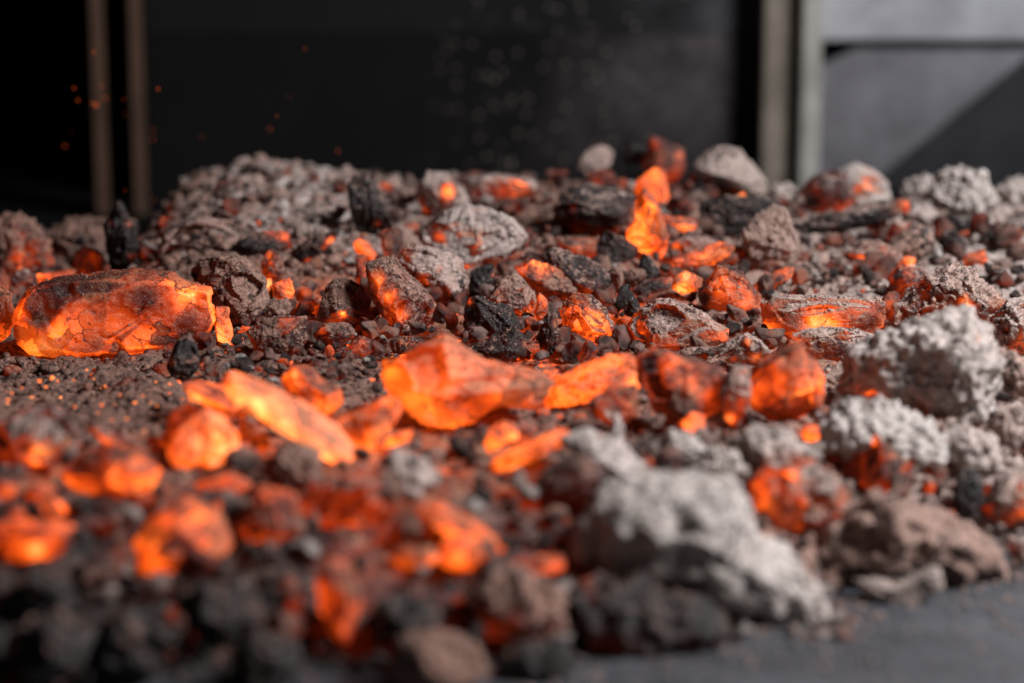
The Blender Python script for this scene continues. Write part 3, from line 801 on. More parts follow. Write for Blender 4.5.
coal(A_, "long flat-topped chunk with an orange lens in its red side", "760,304 775,297 820,295 868,298 884,304 884,330 868,337 830,330 793,335 770,337 762,322", 0.75, 0.32, 0.32, [(812, 318, 11, .32), (830, 319, 10, .22), (768, 326, 10, .2), (872, 318, 10, -.05)], 'r', 0.8, top=0.45)
coal(A_, "ash-crusted low chunk with a red underside behind the giant ash clod", "779,352 790,335 815,328 845,328 877,341 868,350 845,360 805,358", 0.8, 0.46, 0.28, [(843, 333, 7, .3), (810, 352, 16, .14), (800, 336, 10, .15)], 'r', 0.85, top=0.4)
coal(L_, "giant knobbly white-grey ash clod with an orange corner", "840,376 850,355 893,332 943,317 968,313 985,325 998,352 996,382 990,410 965,426 943,414 913,405 880,407 845,397", 0.8, 0.86, 0.06, [(862, 386, 13, .55), (878, 395, 11, .35), (881, 360, 5, .5), (971, 330, 6, .6), (918, 398, 16, .25)], 'n', 1.0, cat='ash lump')
coal(L_, "grey ash lump against the giant ash clod, at the picture's edge", "996,350 1018,356 1034,370 1026,396 1000,395", 0.9, 0.82, 0.0, (), 'n', 0.75, cat='ash lump')
coal(A_, "dusty coal with a glowing flank at the picture's edge", "992,322 1010,303 1035,297 1044,346 1012,356 998,345", 0.8, 0.52, 0.2, [(1022, 335, 14, .4), (1022, 305, 8, .2)], 'r', 0.9)
coal(G, "bright orange cube-like ember with a dark underside", "750,381 760,367 778,356 793,348 800,348 803,357 813,362 820,375 820,406 790,425 770,423 754,411", 0.85, 0.06, 0.57, [(790, 402, 16, .16), (812, 378, 10, .2), (790, 420, 22, -.32), (760, 418, 14, -.22), (757, 385, 10, .1)], 'r', top=0.05)
coal(G, "wedge with a bright orange ridge and dark red face", "640,360 657,354 700,362 725,370 724,402 700,413 675,426 655,409 640,382", 0.8, 0.14, 0.42, [(668, 364, 12, .3), (690, 380, 13, .3), (705, 394, 12, .25), (650, 365, 10, -.4), (660, 400, 18, -.05)], 'r')
coal(A_, "ash-backed coal with orange spots behind the cube-like ember", "716,354 732,342 745,334 760,340 771,352 761,366 738,367", 0.8, 0.5, 0.25, [(748, 338, 6, .4), (755, 356, 7, .35)], 'r', 0.85)
coal(A_, "ash-streaked upright coal between wedge and cube-like ember", "721,388 735,367 750,369 749,405 738,428 725,418", 0.8, 0.5, 0.28, [(728, 418, 7, .35)], 'r', 0.8)
coal(G, "bright orange ring-like ember below the ridged wedge", "681,424 692,414 704,416 704,430 694,438 684,432", 0.9, 0.05, 0.66, [(686, 424, 5, .2)], 's')
coal(G, "long orange bank sloping up to the ridged wedge", "525,403 555,387 585,368 610,361 632,360 641,370 638,386 618,394 590,397 560,407", 0.8, 0.10, 0.60, [(600, 374, 18, .12), (632, 378, 6, .25), (560, 394, 14, .05)], 'p', 0.8, top=0.12, var=0.6)
coal(A_, "red ashy coal at the foot of the orange bank", "588,400 612,390 636,386 640,415 616,428 592,418", 0.8, 0.36, 0.36, (), 'r', 0.85)
coal(G, "broad pale-orange plate, ash-dusted, in the centre of the heap", "376,367 380,360 397,356 422,340 447,334 470,347 495,360 535,371 552,382 530,402 500,404 482,416 475,426 437,431 420,419 395,397 380,377", 0.8, 0.30, 0.56, [(388, 372, 16, .2), (415, 400, 22, .2), (445, 425, 20, .14), (452, 376, 14, .12), (490, 388, 16, .12), (470, 356, 22, -.04)], 'p', 0.95, top=0.05, var=0.25)
coal(G, "pair-like little orange bead beside the plate's tip", "535,375 545,370 555,371 566,377 560,383 545,382", 0.9, 0.05, 0.6, (), 's')
coal(G, "thin orange rod lying before the brown boulder", "491,467 493,460 530,445 562,431 570,435 566,443 530,459 498,472", 0.9, 0.02, 0.66, [(505, 464, 12, .1)], 's')
coal(G, "split orange shard above the thin rod", "484,445 491,431 504,421 515,427 518,436 502,446 487,454", 0.8, 0.08, 0.62, (), 'p')
coal(G, "orange flake lying along the split shard", "517,436 522,424 534,428 537,438 528,446 518,446", 0.8, 0.2, 0.45, (), 'p')
coal(A_, "rounded dark brown boulder with a red slit", "533,486 545,470 560,461 585,453 603,464 611,487 606,508 585,518 550,514 536,505", 0.9, 0.30, 0.12, [(533, 497, 7, .4), (560, 458, 12, .1)], 's', 0.45)
# -- bright embers in front of the slab
coal(G, "brightest yellow-orange stick lying diagonally", "222,381 230,375 239,374 257,384 300,404 345,436 358,455 353,467 336,463 300,438 262,413 232,396", 0.75, 0.06, 0.70, [(256, 402, 11, .4), (282, 418, 11, .34), (318, 446, 12, .42), (300, 430, 10, .25), (238, 382, 10, .16)], 's', 1.0, top=0.12)
coal(G, "orange stick end crossing behind the brightest stick", "184,386 191,381 222,387 245,398 262,411 246,421 220,412 190,399", 0.9, 0.06, 0.62, [(200, 392, 12, .08)], 's')
coal(G, "smooth round peach-orange ember before the diagonal stick", "169,447 178,430 190,419 207,411 225,419 238,436 238,456 217,464 196,464 182,472 172,464", 0.9, 0.22, 0.64, [(230, 448, 9, .22), (182, 458, 12, .12), (205, 432, 14, .06)], 's', 1.05)
coal(G, "dull orange hump behind the peach-orange ember", "160,440 172,412 190,401 203,404 190,418 176,432 168,452", 0.8, 0.25, 0.46, (), 's', 0.8)
coal(G, "curled orange ember with a dark hollow behind the diagonal stick", "279,384 292,369 310,369 325,382 340,390 343,404 324,418 300,411", 0.8, 0.10, 0.58, [(310, 391, 10, -.2), (296, 374, 8, .15), (330, 405, 10, .1)], 'r')
coal(G, "folded bright ember at the lower end of the diagonal stick", "328,423 355,410 380,398 398,400 401,415 389,426 386,447 371,452 346,438", 0.8, 0.06, 0.62, [(380, 425, 10, .2), (360, 424, 8, -.14), (372, 444, 8, .14), (390, 404, 8, .1)], 'p')
coal(G, "small orange sliver below the broad plate", "388,436 412,430 422,433 403,443 388,447", 0.8, 0.05, 0.62, (), 'p')
coal(G, "cluster-end orange nub between peach ember and stick", "250,440 258,432 268,436 272,447 262,455 252,452", 0.9, 0.15, 0.52, (), 's')
coal(A_, "rosy ash lump between peach ember and diagonal stick", "238,424 246,416 256,420 258,434 248,442 240,440", 0.9, 0.6, 0.4, (), 's', 0.9)
coal(A_, "brown pitted lump under the diagonal stick", "262,466 275,450 300,446 322,455 320,478 295,490 268,484", 0.9, 0.55, 0.2, (), 'n', 0.6)
# -- blurred foreground, left to right
coal(A_, "blurred dark coal with a bright orange streak at the picture's edge", "-12,438 0,428 30,411 52,409 72,421 78,445 62,459 35,467 -12,468", 0.9, 0.32, 0.34, [(50, 440, 10, .5), (40, 452, 10, .3), (18, 445, 16, -.05)], 'r', 0.8)
coal(G, "blurred orange-red coal next to the streaked edge coal", "60,473 78,450 110,444 142,450 160,470 154,491 120,495 84,495", 0.85, 0.18, 0.46, [(122, 470, 13, .28), (146, 478, 11, .28), (100, 470, 14, -.08)], 'r')
coal(G, "blurred thin orange bank above the orange-red coal", "85,428 100,425 130,440 152,448 140,454 110,446", 0.8, 0.3, 0.45, (), 'p', 0.7)
coal(G, "blurred little orange ember below the orange-red coal", "37,503 50,498 67,505 68,517 50,517", 0.9, 0.05, 0.62, (), 's')
coal(G, "blurred dull red ember under the streaked edge coal", "22,492 38,483 56,490 42,500 25,499", 0.9, 0.2, 0.48, (), 's')
coal(G, "blurred orange-red ember at the very edge, lowest but one", "-10,478 5,474 18,482 18,496 4,502 -10,500", 0.9, 0.2, 0.45, (), 'r')
coal(G, "blurred ember with the yellowest patch of the front edge", "-10,536 0,527 20,521 50,521 76,527 70,547 45,564 20,564 -10,558", 0.9, 0.12, 0.48, [(42, 545, 12, .42), (55, 535, 8, .2)], 'r')
coal(G, "large blurred orange coal in the front slope", "128,560 140,538 155,519 185,500 220,514 232,545 224,560 178,566 150,578", 0.9, 0.15, 0.52, [(170, 545, 18, .14), (215, 545, 12, .14), (195, 520, 9, -.12)], 'r')
coal(G, "dimmer blurred orange coal beside the large one in the front slope", "239,527 258,491 295,494 302,525 282,547 250,543", 0.9, 0.25, 0.46, [(268, 530, 14, .1), (262, 498, 7, .1)], 'r')
coal(G, "blurred flat orange ember behind the large front coal", "196,485 230,474 252,485 232,497 200,496", 0.9, 0.1, 0.54, (), 's')
coal(A_, "blurred reddish brown lump before the diagonal stick's end", "300,505 315,480 350,470 385,475 400,500 380,525 330,530", 0.9, 0.5, 0.36, (), 'n', 0.7)
coal(L_, "blurred pinkish ash lump before the folded bright ember", "375,470 395,455 425,458 440,480 420,500 385,498", 0.9, 0.82, 0.22, (), 'n', 0.9, cat='ash lump')
coal(G, "blurred orange stick sloping down in the front", "413,507 424,501 440,504 475,524 509,547 502,557 470,547 438,527", 0.9, 0.05, 0.60, [(470, 535, 16, .1)], 's')
coal(G, "blurred round orange ball below the sloping stick", "436,556 445,540 462,535 480,543 485,558 471,572 450,572", 0.95, 0.03, 0.64, [(460, 548, 12, .1)], 's')
coal(G, "blurred flat orange ember left of the orange ball", "388,557 400,547 430,547 440,557 422,568 400,566", 0.9, 0.05, 0.58, (), 's')
coal(G, "blurred orange bar alone in the brown front slope", "523,566 538,556 562,556 566,567 546,576 528,575", 0.9, 0.15, 0.52, (), 's')
coal(A_, "tall blurred brick-red coal in the front slope", "316,590 322,570 334,560 352,565 361,600 350,642 330,640", 0.9, 0.38, 0.42, [(340, 590, 18, .06)], 's', 0.8)
coal(G, "blurred dark red splinter beside the tall brick-red coal", "283,615 292,597 303,594 301,620 288,634", 0.9, 0.1, 0.40, (), 'r')
coal(L_, "blurred flat grey-brown disc of ash at the bottom", "385,668 400,637 435,628 475,644 490,674 445,694 400,692", 0.7, 0.72, 0.02, (), 's', 0.5, cat='ash lump')
coal(L_, "huge blurred white ash mass in the front", "572,548 592,520 618,492 660,482 710,479 740,485 752,510 762,542 802,565 822,602 800,630 740,626 690,606 640,590 596,572", 0.75, 0.92, 0.02, [(600, 560, 12, .2)], 'n', 1.05, cat='ash lump')
coal(L_, "pale ash ridge behind the dark brown boulder", "560,440 585,430 612,440 640,462 660,482 640,494 612,480 604,462 580,452", 0.8, 0.85, 0.05, (), 'n', 1.0, cat='ash lump')
coal(L_, "white ash spur pointing up beside the red ashy coal", "604,438 612,424 618,414 624,430 622,442 610,446", 0.8, 0.95, 0.0, (), 's', 1.05, cat='ash lump')
coal(L_, "row-end white ash lump between ash ridge and red lump", "650,446 672,432 695,436 708,452 690,466 660,462", 0.9, 0.9, 0.02, (), 'n', 1.05, cat='ash lump')
coal(L_, "white ash lump touching the huge blurred ash mass", "692,462 712,448 735,452 742,468 724,480 700,476", 0.9, 0.88, 0.02, (), 'n', 1.0, cat='ash lump')
coal(B_, "blurred dark brown mass under the huge white ash mass", "560,604 590,582 640,584 696,602 730,626 716,650 650,660 575,652", 0.8, 0.16, 0.12, [(624, 558, 10, .3), (588, 586, 8, .32)], 'n', 0.4, cat='charcoal')
coal(A_, "blurred mauve-brown lump beside the dark brown mass", "470,600 490,570 540,580 570,600 568,632 520,645 478,636", 0.8, 0.56, 0.18, [(520, 604, 10, .12)], 'n', 0.55)
coal(A_, "large red-orange lump with ashy cheeks before the ash clods", "750,484 768,462 795,457 822,465 847,490 838,507 802,532 775,532 755,512", 0.85, 0.44, 0.40, [(788, 467, 8, .25), (765, 500, 14, .14), (790, 515, 14, .1), (825, 480, 12, -.1)], 'n', 0.9)
coal(G, "red wedge with an orange edge embedded in white ash", "860,472 864,442 874,436 890,448 913,466 909,484 888,496 865,490", 0.8, 0.08, 0.42, [(870, 440, 7, .3), (905, 466, 8, .22), (880, 478, 14, -.04)], 'r', lift=-6)
coal(G, "round orange bead on the white ash", "800,432 806,425 817,425 823,435 813,442 803,440", 0.95, 0.02, 0.68, (), 's')
coal(L_, "white crumbly ash bank above the red wedge", "812,442 818,420 850,402 888,404 930,424 946,460 918,474 880,442 845,452", 0.7, 0.95, 0.0, (), 'n', 1.1, cat='ash lump', back=0.9)
coal(L_, "white ash clod next to the orange bead", "728,446 755,430 785,432 806,446 800,462 770,468 742,470", 0.8, 0.9, 0.05, (), 'n', 0.95, cat='ash lump')
coal(L_, "grey ash clod above the dark oval coal", "938,436 968,424 994,440 1002,468 976,476 952,462", 0.85, 0.86, 0.02, (), 'n', 0.95, cat='ash lump')
coal(B_, "dark oval slate-coloured coal standing in the ash", "952,490 960,474 970,468 982,478 985,506 970,523 957,513", 0.85, 0.12, 0.0, (), 's', 0.6, cat='charcoal')
coal(A_, "ash-striped coal with red base at the picture's edge", "984,508 1000,481 1030,470 1042,522 1002,526", 0.9, 0.6, 0.25, [(1018, 510, 12, .3)], 'r', 0.85)
coal(L_, "grey clod under the giant ash clod, at the picture's edge", "986,434 1000,415 1035,403 1042,440 1004,446", 0.9, 0.85, 0.02, (), 'n', 0.85, cat='ash lump')
coal(L_, "broad blurred grey ash mass above the bare plate", "800,550 826,514 880,497 922,508 958,518 992,545 1004,576 942,592 870,594 818,580", 0.8, 0.66, 0.02, (), 'n', 0.7, cat='ash lump')
coal(L_, "thin pale ash flake lying at the bare plate's edge", "855,582 892,590 938,570 942,586 908,607 880,603", 0.6, 0.95, 0.0, (), 'p', 0.9, cat='ash lump')
coal(L_, "blurred white ash tail running down to the plate", "780,580 800,570 820,590 832,612 810,626 788,612", 0.9, 0.9, 0.0, (), 'n', 1.0, cat='ash lump')
for (lab, ol, t_) in (
    ("blurred dark lump at the bottom corner", "0,650 20,622 60,618 90,640 84,672 30,684", 0.4),
    ("blurred dark lump beside the bottom corner lump", "92,640 120,612 160,616 180,645 150,672 104,668", 0.4),
    ("blurred dark lump below the large front orange coal", "170,606 200,584 240,590 254,620 226,640 184,634", 0.45),
    ("blurred dark lump below the brick-red coal's splinter", "228,660 250,636 292,640 308,668 280,690 240,688", 0.35),
    ("blurred dark lump under the yellowest-patched ember", "6,596 30,574 70,580 80,606 50,622 14,618", 0.45),
    ("blurred dark lump between brick-red coal and ash disc", "366,628 380,600 420,596 440,620 420,640 380,646", 0.45),
    ("blurred dark lump on the plate beside the ash disc", "500,664 520,642 560,644 580,664 556,682 510,682", 0.4)):
    coal(B_, lab, ol, 0.9, 0.20, 0.05, (), 'n', t_, cat='charcoal')

# curled ash shell: a bent strip
def strip(name, label, pts, rad, ash, heat, tone, cat):
    pts = [hit(*pts[0])] + pts[1:]
    Y = pts[0][1]
    line = np.array([[pts[0][0], pts[0][2]]] + [at(a, b, Y)[[0, 2]] for a, b in pts[1:]])
    t = np.linspace(0, 1, len(line)); tt = np.linspace(0, 1, 60)
    path = np.stack([np.interp(tt, t, line[:, 0]), np.interp(tt, t, line[:, 1])], 1)
    for _ in range(4): path[1:-1] = (path[:-2] + 2 * path[1:-1] + path[2:]) / 4
    tg = np.gradient(path, axis=0); tg /= np.linalg.norm(tg, axis=1)[:, None]
    nr = np.stack([-tg[:, 1], tg[:, 0]], 1)
    m = 14
    an = np.linspace(0, 2 * math.pi, m, endpoint=False)
    env = np.clip(np.sin(np.linspace(0.12, math.pi - 0.12, 60)) * 1.4, 0.2, 1)
    co = []
    for k in range(60):
        for a in an:
            rr = math.sin(a) * rad * env[k]
            co.append([path[k, 0] + nr[k, 0] * rr, Y + math.cos(a) * rad * 3.2 * env[k], path[k, 1] + nr[k, 1] * rr])
    co = np.array(co)
    tris = []
    for k in range(59):
        for j in range(m):
            a, b = k * m + j, k * m + (j + 1) % m
            tris += [[a, b, b + m], [a, b + m, a + m]]
    tris = np.array(tris)
    co = co + vnormals(co, tris) * (0.0012 * fbm(co * 160, 4, 4))[:, None]
    o = np.array([co[:, 0].mean(), Y, co[:, 2].min()])
    me = make_mesh(name, co - o, tris, dict(ember_level=np.full(len(co), heat), ash=np.full(len(co), ash), tone=np.full(len(co), tone)), M_COAL)
    return tag(link(name, me, tuple(o)), label, cat)
strip('ash_curl', "curved rib of ash arching over a dark hollow in the mound", [(160, 256), (166, 240), (178, 227), (196, 220), (214, 222), (236, 236)], 0.0022, 0.8, 0.0, 0.7, 'ash lump')

# ------------------------------------------------------------------ loose lumps, each its own thing
def lump_mesh(name, seed, sub, ash, heat, tone, nub):
    d, tris = ico(sub)
    rg = np.random.default_rng(seed)
    p = d * np.array([1.0, rg.uniform(.65, .95), rg.uniform(.55, .85)])
    for _ in range(9):
        n = rg.normal(size=3); n /= np.linalg.norm(n)
        t = p @ n - rg.uniform(.35, .62)
        p = p - np.clip(t, 0, None)[:, None] * n * 0.92
    off = rg.uniform(0, 40, 3)
    p = p + vnormals(p, tris) * (0.09 * fbm(p * 1.6 + off, seed, 4) + nub * (0.5 - cells(p * 2.3 + off, seed)))[:, None]
    at_ = dict(ember_level=np.full(len(p), heat) + 0.18 * fbm(p * 0.9 + off, seed + 2, 2), ash=np.full(len(p), ash) + 0.2 * fbm(p * 1.3 + off, seed + 4, 2),
               tone=np.full(len(p), tone))
    return make_mesh(name, p, tris, at_, M_RUBBLE)

GREY = [lump_mesh('ash_nugget', 300 + k, 4, 0.72, -0.05, 0.62 + 0.08 * k, 0.28) for k in range(6)]
DARK = [lump_mesh('charcoal_bit', 400 + k, 4, 0.30, 0.10, 0.55, 0.08) for k in range(6)]
EMB = [lump_mesh('ember_bit', 500 + k, 4, 0.15, 0.42 + 0.04 * k, 0.6, 0.05) for k in range(5)]

ZONES = [  # name, px range, py range, (grey, dark, ember) counts, size px
    ("in the crumbly mound behind the long slab", (150, 350), (168, 262), (46, 14, 3, 8), (7, 15)),
    ("in the dark rubble between long slab and broad plate", (205, 470), (285, 395), (24, 30, 12, 48), (7, 17)),
    ("along the back crest", (350, 760), (172, 215), (34, 18, 4, 36), (7, 16)),
    ("among the coals in the middle of the heap", (450, 780), (225, 360), (26, 34, 14, 84), (7, 17)),
    ("on the ashy slope below the channel post", (770, 1030), (205, 330), (42, 30, 8, 34), (7, 18)),
    ("among the white ash clods", (620, 1030), (395, 560), (44, 22, 4, 8), (10, 24)),
    ("among the blurred embers in the front", (-10, 600), (440, 640), (30, 40, 6, 22), (14, 30)),
    ("around the huge ash mass", (540, 850), (560, 640), (34, 10, 0, 2), (10, 26)),
    ("beside the recess and around the long slab's end", (-5, 150), (240, 300), (14, 12, 3, 12), (7, 14)),
]
CLK = [lump_mesh('clinker', 700 + k, 4, 0.46, 0.32, 0.5 + 0.06 * k, 0.06) for k in range(6)]
KINDS = [("ash_nugget", GREY, "grey ash nugget", "ash nugget", "ash nuggets"),
         ("charcoal_bit", DARK, "dark charcoal bit", "charcoal", "charcoal bits"),
         ("ember_bit", EMB, "glowing ember bit", "ember", "ember bits"),
         ("clinker", CLK, "dusty red-brown clinker", "clinker", "clinkers")]
rs = random.Random(11)
STOP = set("with in on under before behind beside at below above next against between lying leaning standing embedded propped near touching just tucked cut from of left right crossing pointing alone along cut-off wedged sloping running filling".split())
def short(label):
    w = label.split(',')[0].split()
    k = next((i for i, q in enumerate(w) if i > 1 and q in STOP), len(w))
    return ' '.join(w[:min(k, 8)])
_sh = [(q.mean(0), short(l)) for q, l in zip(POLYS, HERO_LABELS)]
_cnt = {}
for _, l in _sh: _cnt[l] = _cnt.get(l, 0) + 1
LAND = [(c_, l) for c_, l in _sh if _cnt[l] == 1 and len(l.split()) >= 3]
def where(px, py):
    c_, l = min(LAND, key=lambda q: (q[0][0] - px) ** 2 + 2.0 * (q[0][1] - py) ** 2)
    dx, dy = px - c_[0], py - c_[1]
    rel = 'beside' if abs(dx) > 1.2 * abs(dy) else ('just behind' if dy < 0 else 'just before')
    for pre in ('a ', 'the '):
        if l.startswith(pre): l = l[len(pre):]
    return rel + ' the ' + l
for zn, xr_, yr_, cnt, szr in ZONES:
    for (nm, meshes, lab, cat, grp), n in zip(KINDS, cnt):
        for _ in range(n):
            for _t in range(12):
                px, py = rs.uniform(*xr_), rs.uniform(*yr_)
                if not inside(px, py): break
            h0 = hit(px, py)
            s = (szr[0] + (szr[1] - szr[0]) * rs.random() ** 1.8) * K * h0[1] * (1.0 if nm == 'clinker' else 0.6)
            o = bpy.data.objects.new(nm, rs.choice(meshes))
            COL.objects.link(o)
            o.location = (h0[0], h0[1], float(H(h0[0], h0[1])) + s * (0.4 if nm == 'clinker' else 0.15))
            o.scale = (s * rs.uniform(.8, 1.25), s, s * rs.uniform(.75, 1.1))
            o.rotation_euler = (rs.uniform(-.6, .6), rs.uniform(-.6, .6), rs.uniform(0, 6.28))
            tag(o, lab + " " + where(px, py), cat, grp + " " + where(px, py))

# ------------------------------------------------------------------ rubble nobody could count
def rubble(name, label, n, sub, size, dens, ash, heat, tone, seed, smooth=True):
    rg = np.random.default_rng(seed)
    d, tris = ico(sub)
    m = len(d)
    # candidate places, thinned by the density function
    x = rg.uniform(-0.34, 0.34, n * 6); y = rg.uniform(0.70, 1.45, n * 6)
    hz = H(x, y)
    w = dens(x, y) * (hz > 0.006) * (np.abs(x) < 0.235 * y + 0.02)
    keep = np.nonzero(rg.random(len(x)) < w)[0][:n]
    x, y, hz = x[keep], y[keep], hz[keep]
    k = len(x)
    s = size[0] + (size[1] - size[0]) * rg.random(k) ** 3.0
    base = [d * (1 + 0.55 * vnoise(d * 1.6 + q * 7.7, q)[:, None]) * np.array([1, rg.uniform(.45, 1), rg.uniform(.3, .9)]) for q in range(24)]
    base = np.array(base)[rg.integers(0, 24, k)]
    a = rg.uniform(0, 6.28, k); b = rg.uniform(-.9, .9, k)
    ca, sa, cb, sb = np.cos(a), np.sin(a), np.cos(b), np.sin(b)
    R = np.zeros((k, 3, 3))
    R[:, 0, 0] = ca; R[:, 0, 1] = -sa * cb; R[:, 0, 2] = sa * sb
    R[:, 1, 0] = sa; R[:, 1, 1] = ca * cb; R[:, 1, 2] = -ca * sb
    R[:, 2, 1] = sb; R[:, 2, 2] = cb
    co = np.einsum('kij,kmj->kmi', R, base) * s[:, None, None]
    bump = 0.004 * fbm(np.stack([x, y, 0 * x], 1) * 38, 3, 4)
    co += np.stack([x, y, hz - 0.005 + bump + s * rg.uniform(-.1, .5, k)], 1)[:, None, :]
    T = (tris[None] + (np.arange(k) * m)[:, None, None]).reshape(-1, 3)
    def per(v): return np.repeat(v, m)
    me = make_mesh(name, co.reshape(-1, 3), T, dict(ash=per(ash(x, y, rg.random(k))), ember_level=per(heat(x, y, rg.random(k))), tone=per(tone(x, y, rg.random(k)))), M_RUBBLE, smooth)
    return tag(link(name, me), label, "ash", kind='stuff')

def heat_f(x, y, r):
    base = -0.02 + 0.40 * np.exp(-((x - 0.0) / 0.27) ** 2 - ((y - 1.09) / 0.17) ** 2)  # wide low glow that also paints red ember spill onto the rubble
    fleck = 0.9 * (r > 0.955) * np.exp(-((x + 0.19) / 0.055) ** 2 - ((y - 0.985) / 0.035) ** 2)
    return base + 0.35 * (r > 0.90) * (np.exp(-((x - 0.02) / 0.22) ** 2)) + fleck + 0.2 * (r - 0.5)
def tone_f(x, y, r):
    return (0.45 + 0.47 * sstep(0.02, 0.24, x) + 0.42 * np.exp(-((x + 0.10) / 0.10) ** 2) * sstep(1.16, 1.26, y)) * (0.75 + 0.5 * r)
def ash_f(x, y, r):
    dark = 0.45 * np.exp(-((x + 0.03) / 0.12) ** 2 - ((y - 1.06) / 0.10) ** 2) + 0.55 * (1 - sstep(0.80, 0.92, y)) * (1 - sstep(0.0, 0.14, x))
    return 0.80 - dark + 0.5 * (r - 0.6)

mound = lambda x, y: 0.07 + 0.9 * np.exp(-((x + 0.125) / 0.06) ** 2 - ((y - 1.30) / 0.09) ** 2) + 0.25 * (y > 1.2)
rubble('ash_rubble', "coarse grey crumbs of ash covering the heap", 8000, 2, (0.0012, 0.0052), mound, ash_f, heat_f, tone_f, 71, False)
rubble('ash_gravel', "fine grey and brown ash gravel between the coals", 30000, 1, (0.0004, 0.0026), lambda x, y: 0.22 + 0.65 * np.exp(-((y - 1.02) / 0.10) ** 2 - ((x + 0.03) / 0.24) ** 2), ash_f, heat_f, tone_f, 72, False)

def ash_dust():
    rg = np.random.default_rng(9)
    d, tris = ico(1)
    pts = []
    for o in [q for q in COL.objects if q.type == 'MESH' and q.name.split('.')[0] in ('ash_coated_coal', 'charcoal_chunk', 'ash_lump', 'glowing_coal')]:
        me = o.data
        n = len(me.vertices)
        co = np.empty(n * 3, np.float32); me.vertices.foreach_get('co', co); co = co.reshape(-1, 3)
        nr = np.empty(n * 3, np.float32); me.vertex_normals.foreach_get('vector', nr); nr = nr.reshape(-1, 3)
        up = np.nonzero(nr[:, 2] > 0.45)[0]
        if not len(up): continue
        area_ = np.ptp(co[:, 0]) * np.ptp(co[:, 1])
        m = int(min(220, area_ * 1.6e5 * (0.35 if o.name.startswith('glow') else 1)))
        # drifts: keep to patches
        pick = rg.choice(up, min(len(up), m * 3), replace=False)
        f = fbm(co[pick] * 90 + len(pts), 5, 2)
        pick = pick[f > 0.0][:m]
        pts.append(co[pick] + np.array(o.location))
    c = np.concatenate(pts)
    k = len(c)
    s_ = 0.00025 + 0.0009 * rg.random(k) ** 3
    co = d[None] * s_[:, None, None] * rg.uniform(.35, 1, (k, 1, 3)) + (c + np.array([0, 0, 1]) * s_[:, None] * 0.2)[:, None]
    T = (tris[None] + (np.arange(k) * len(d))[:, None, None]).reshape(-1, 3)
    one = np.ones(k * len(d))
    tn = np.repeat(0.55 + 0.45 * sstep(-0.02, 0.2, c[:, 0]) * rg.uniform(.7, 1.1, k), len(d))
    me = make_mesh('ash_dust', co.reshape(-1, 3), T, dict(ash=0.95 * one, ember_level=-0.1 * one, tone=tn), M_RUBBLE, False)
    tag(link('ash_dust', me), "loose pale ash dust lying on top of the coals", "ash", kind='stuff')
ash_dust()

def plate_crumbs():
    rg = np.random.default_rng(5)
    d, tris = ico(1)
    n = 2200
    x = rg.uniform(0.0, 0.22, n)
    y = np.interp(x, _edx, _edy) + 0.02 - rg.random(n) ** 2.5 * 0.17
    s_ = 0.0003 + 0.0014 * rg.random(n) ** 4
    co = d[None] * s_[:, None, None] * rg.uniform(.5, 1, (n, 1, 3)) + np.stack([x, y, s_ * 0.4], 1)[:, None]
    T = (tris[None] + (np.arange(n) * len(d))[:, None, None]).reshape(-1, 3)
    one = np.ones(n * len(d))
    me = make_mesh('ash_crumbs', co.reshape(-1, 3), T, dict(ash=0.8 * one, ember_level=-0.2 * one, tone=0.8 * one), M_RUBBLE, False)
    tag(link('ash_crumbs', me), "stray ash crumbs scattered on the bare plate", "ash", kind='stuff')
plate_crumbs()

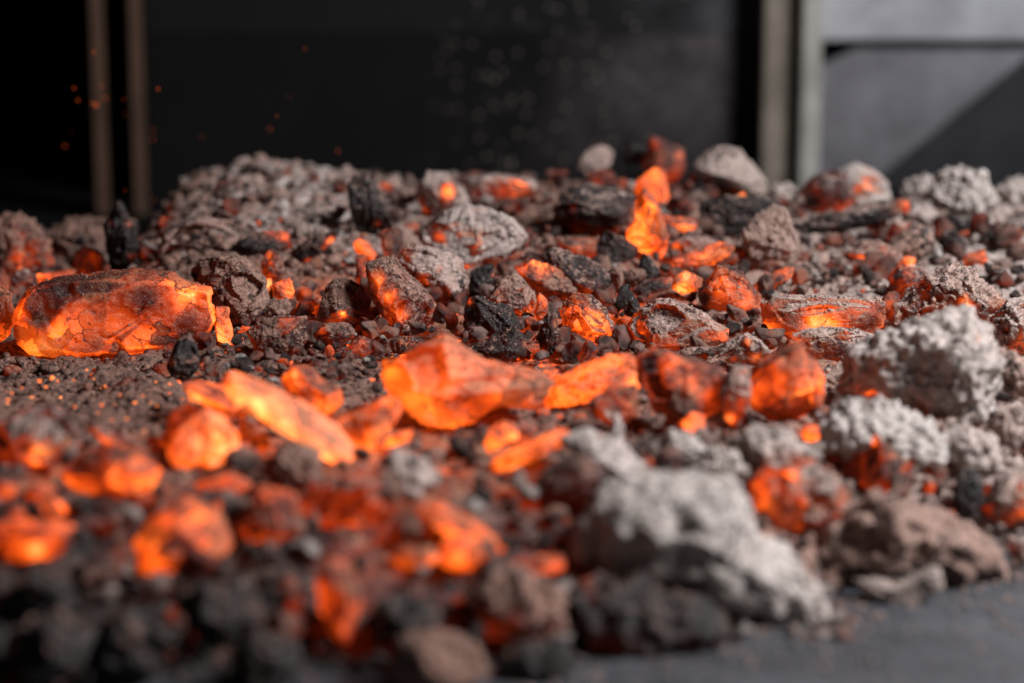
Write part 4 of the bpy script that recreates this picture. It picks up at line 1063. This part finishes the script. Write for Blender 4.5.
# ------------------------------------------------------------------ hot flecks on the grey ash, sparks in the air
fle = [(40, 384, 5), (52, 381, 6), (46, 390, 4), (58, 384, 4), (74, 383, 3), (94, 382, 3), (102, 408, 4), (98, 416, 3), (120, 398, 3), (135, 406, 3.5), (143, 399, 3),
       (127, 422, 4), (112, 423, 3), (145, 434, 3), (157, 409, 3.5), (75, 410, 3), (12, 396, 3), (22, 391, 3), (156, 385, 3), (170, 387, 3), (60, 410, 2.5), (87, 373, 3), (106, 390, 2.5), (151, 406, 2.5), (25, 415, 5), (8, 403, 3)]
FLK = lump_mesh('hot_fleck', 610, 3, -0.3, 0.92, 0.6, 0.05)
for px, py, s in fle:
    h0 = hit(px, py)
    o = bpy.data.objects.new('hot_fleck', FLK); COL.objects.link(o)
    sc_ = s * K * h0[1] * 0.62
    o.location = (h0[0], h0[1], float(H(h0[0], h0[1])) + 0.0012)
    o.scale = (sc_ * rs.uniform(.6, 1.9), sc_, sc_ * rs.uniform(.5, 1.2))
    o.rotation_euler = (0, 0, rs.uniform(0, 6))
    tag(o, "tiny yellow-hot fleck on the grey ash before the long slab", "fleck", "hot flecks on the grey ash")

SPK = lump_mesh('spark', 611, 3, 0, 1, 0.5, 0.05)
SPK.materials.clear(); SPK.materials.append(M_SPARK)
spk = [(94, 52, 1.6), (74, 88, 1.8), (78, 100, 1.6), (102, 86, 2.0), (105, 98, 2.6), (96, 105, 2.6), (92, 103, 1.6), (124, 99, 1.6), (125, 114, 1.2), (158, 89, 1.3), (153, 129, 1.6),
       (153, 139, 1.2), (202, 137, 1.7), (270, 129, 1.7), (65, 146, 1.5), (71, 132, 0.9), (338, 151, 1.5), (277, 116, 1.0), (125, 191, 1.2), (154, 200, 1.1), (305, 49, 1.0), (289, 97, 1.1)]
for px, py, s in spk:
    Y = rs.uniform(1.28, 1.42)
    c = at(px, py, Y)
    o = bpy.data.objects.new('spark', SPK); COL.objects.link(o)
    o.location = c
    r_ = s * K * Y * 0.5
    r_ *= rs.uniform(.6, 1.1)
    o.scale = (r_, r_, r_ * rs.uniform(1, 2.6))
    o.rotation_euler = (0, 0, rs.uniform(0, 6))
    tag(o, "tiny orange spark drifting in the dark air above the mound", "spark", "sparks in the dark air")
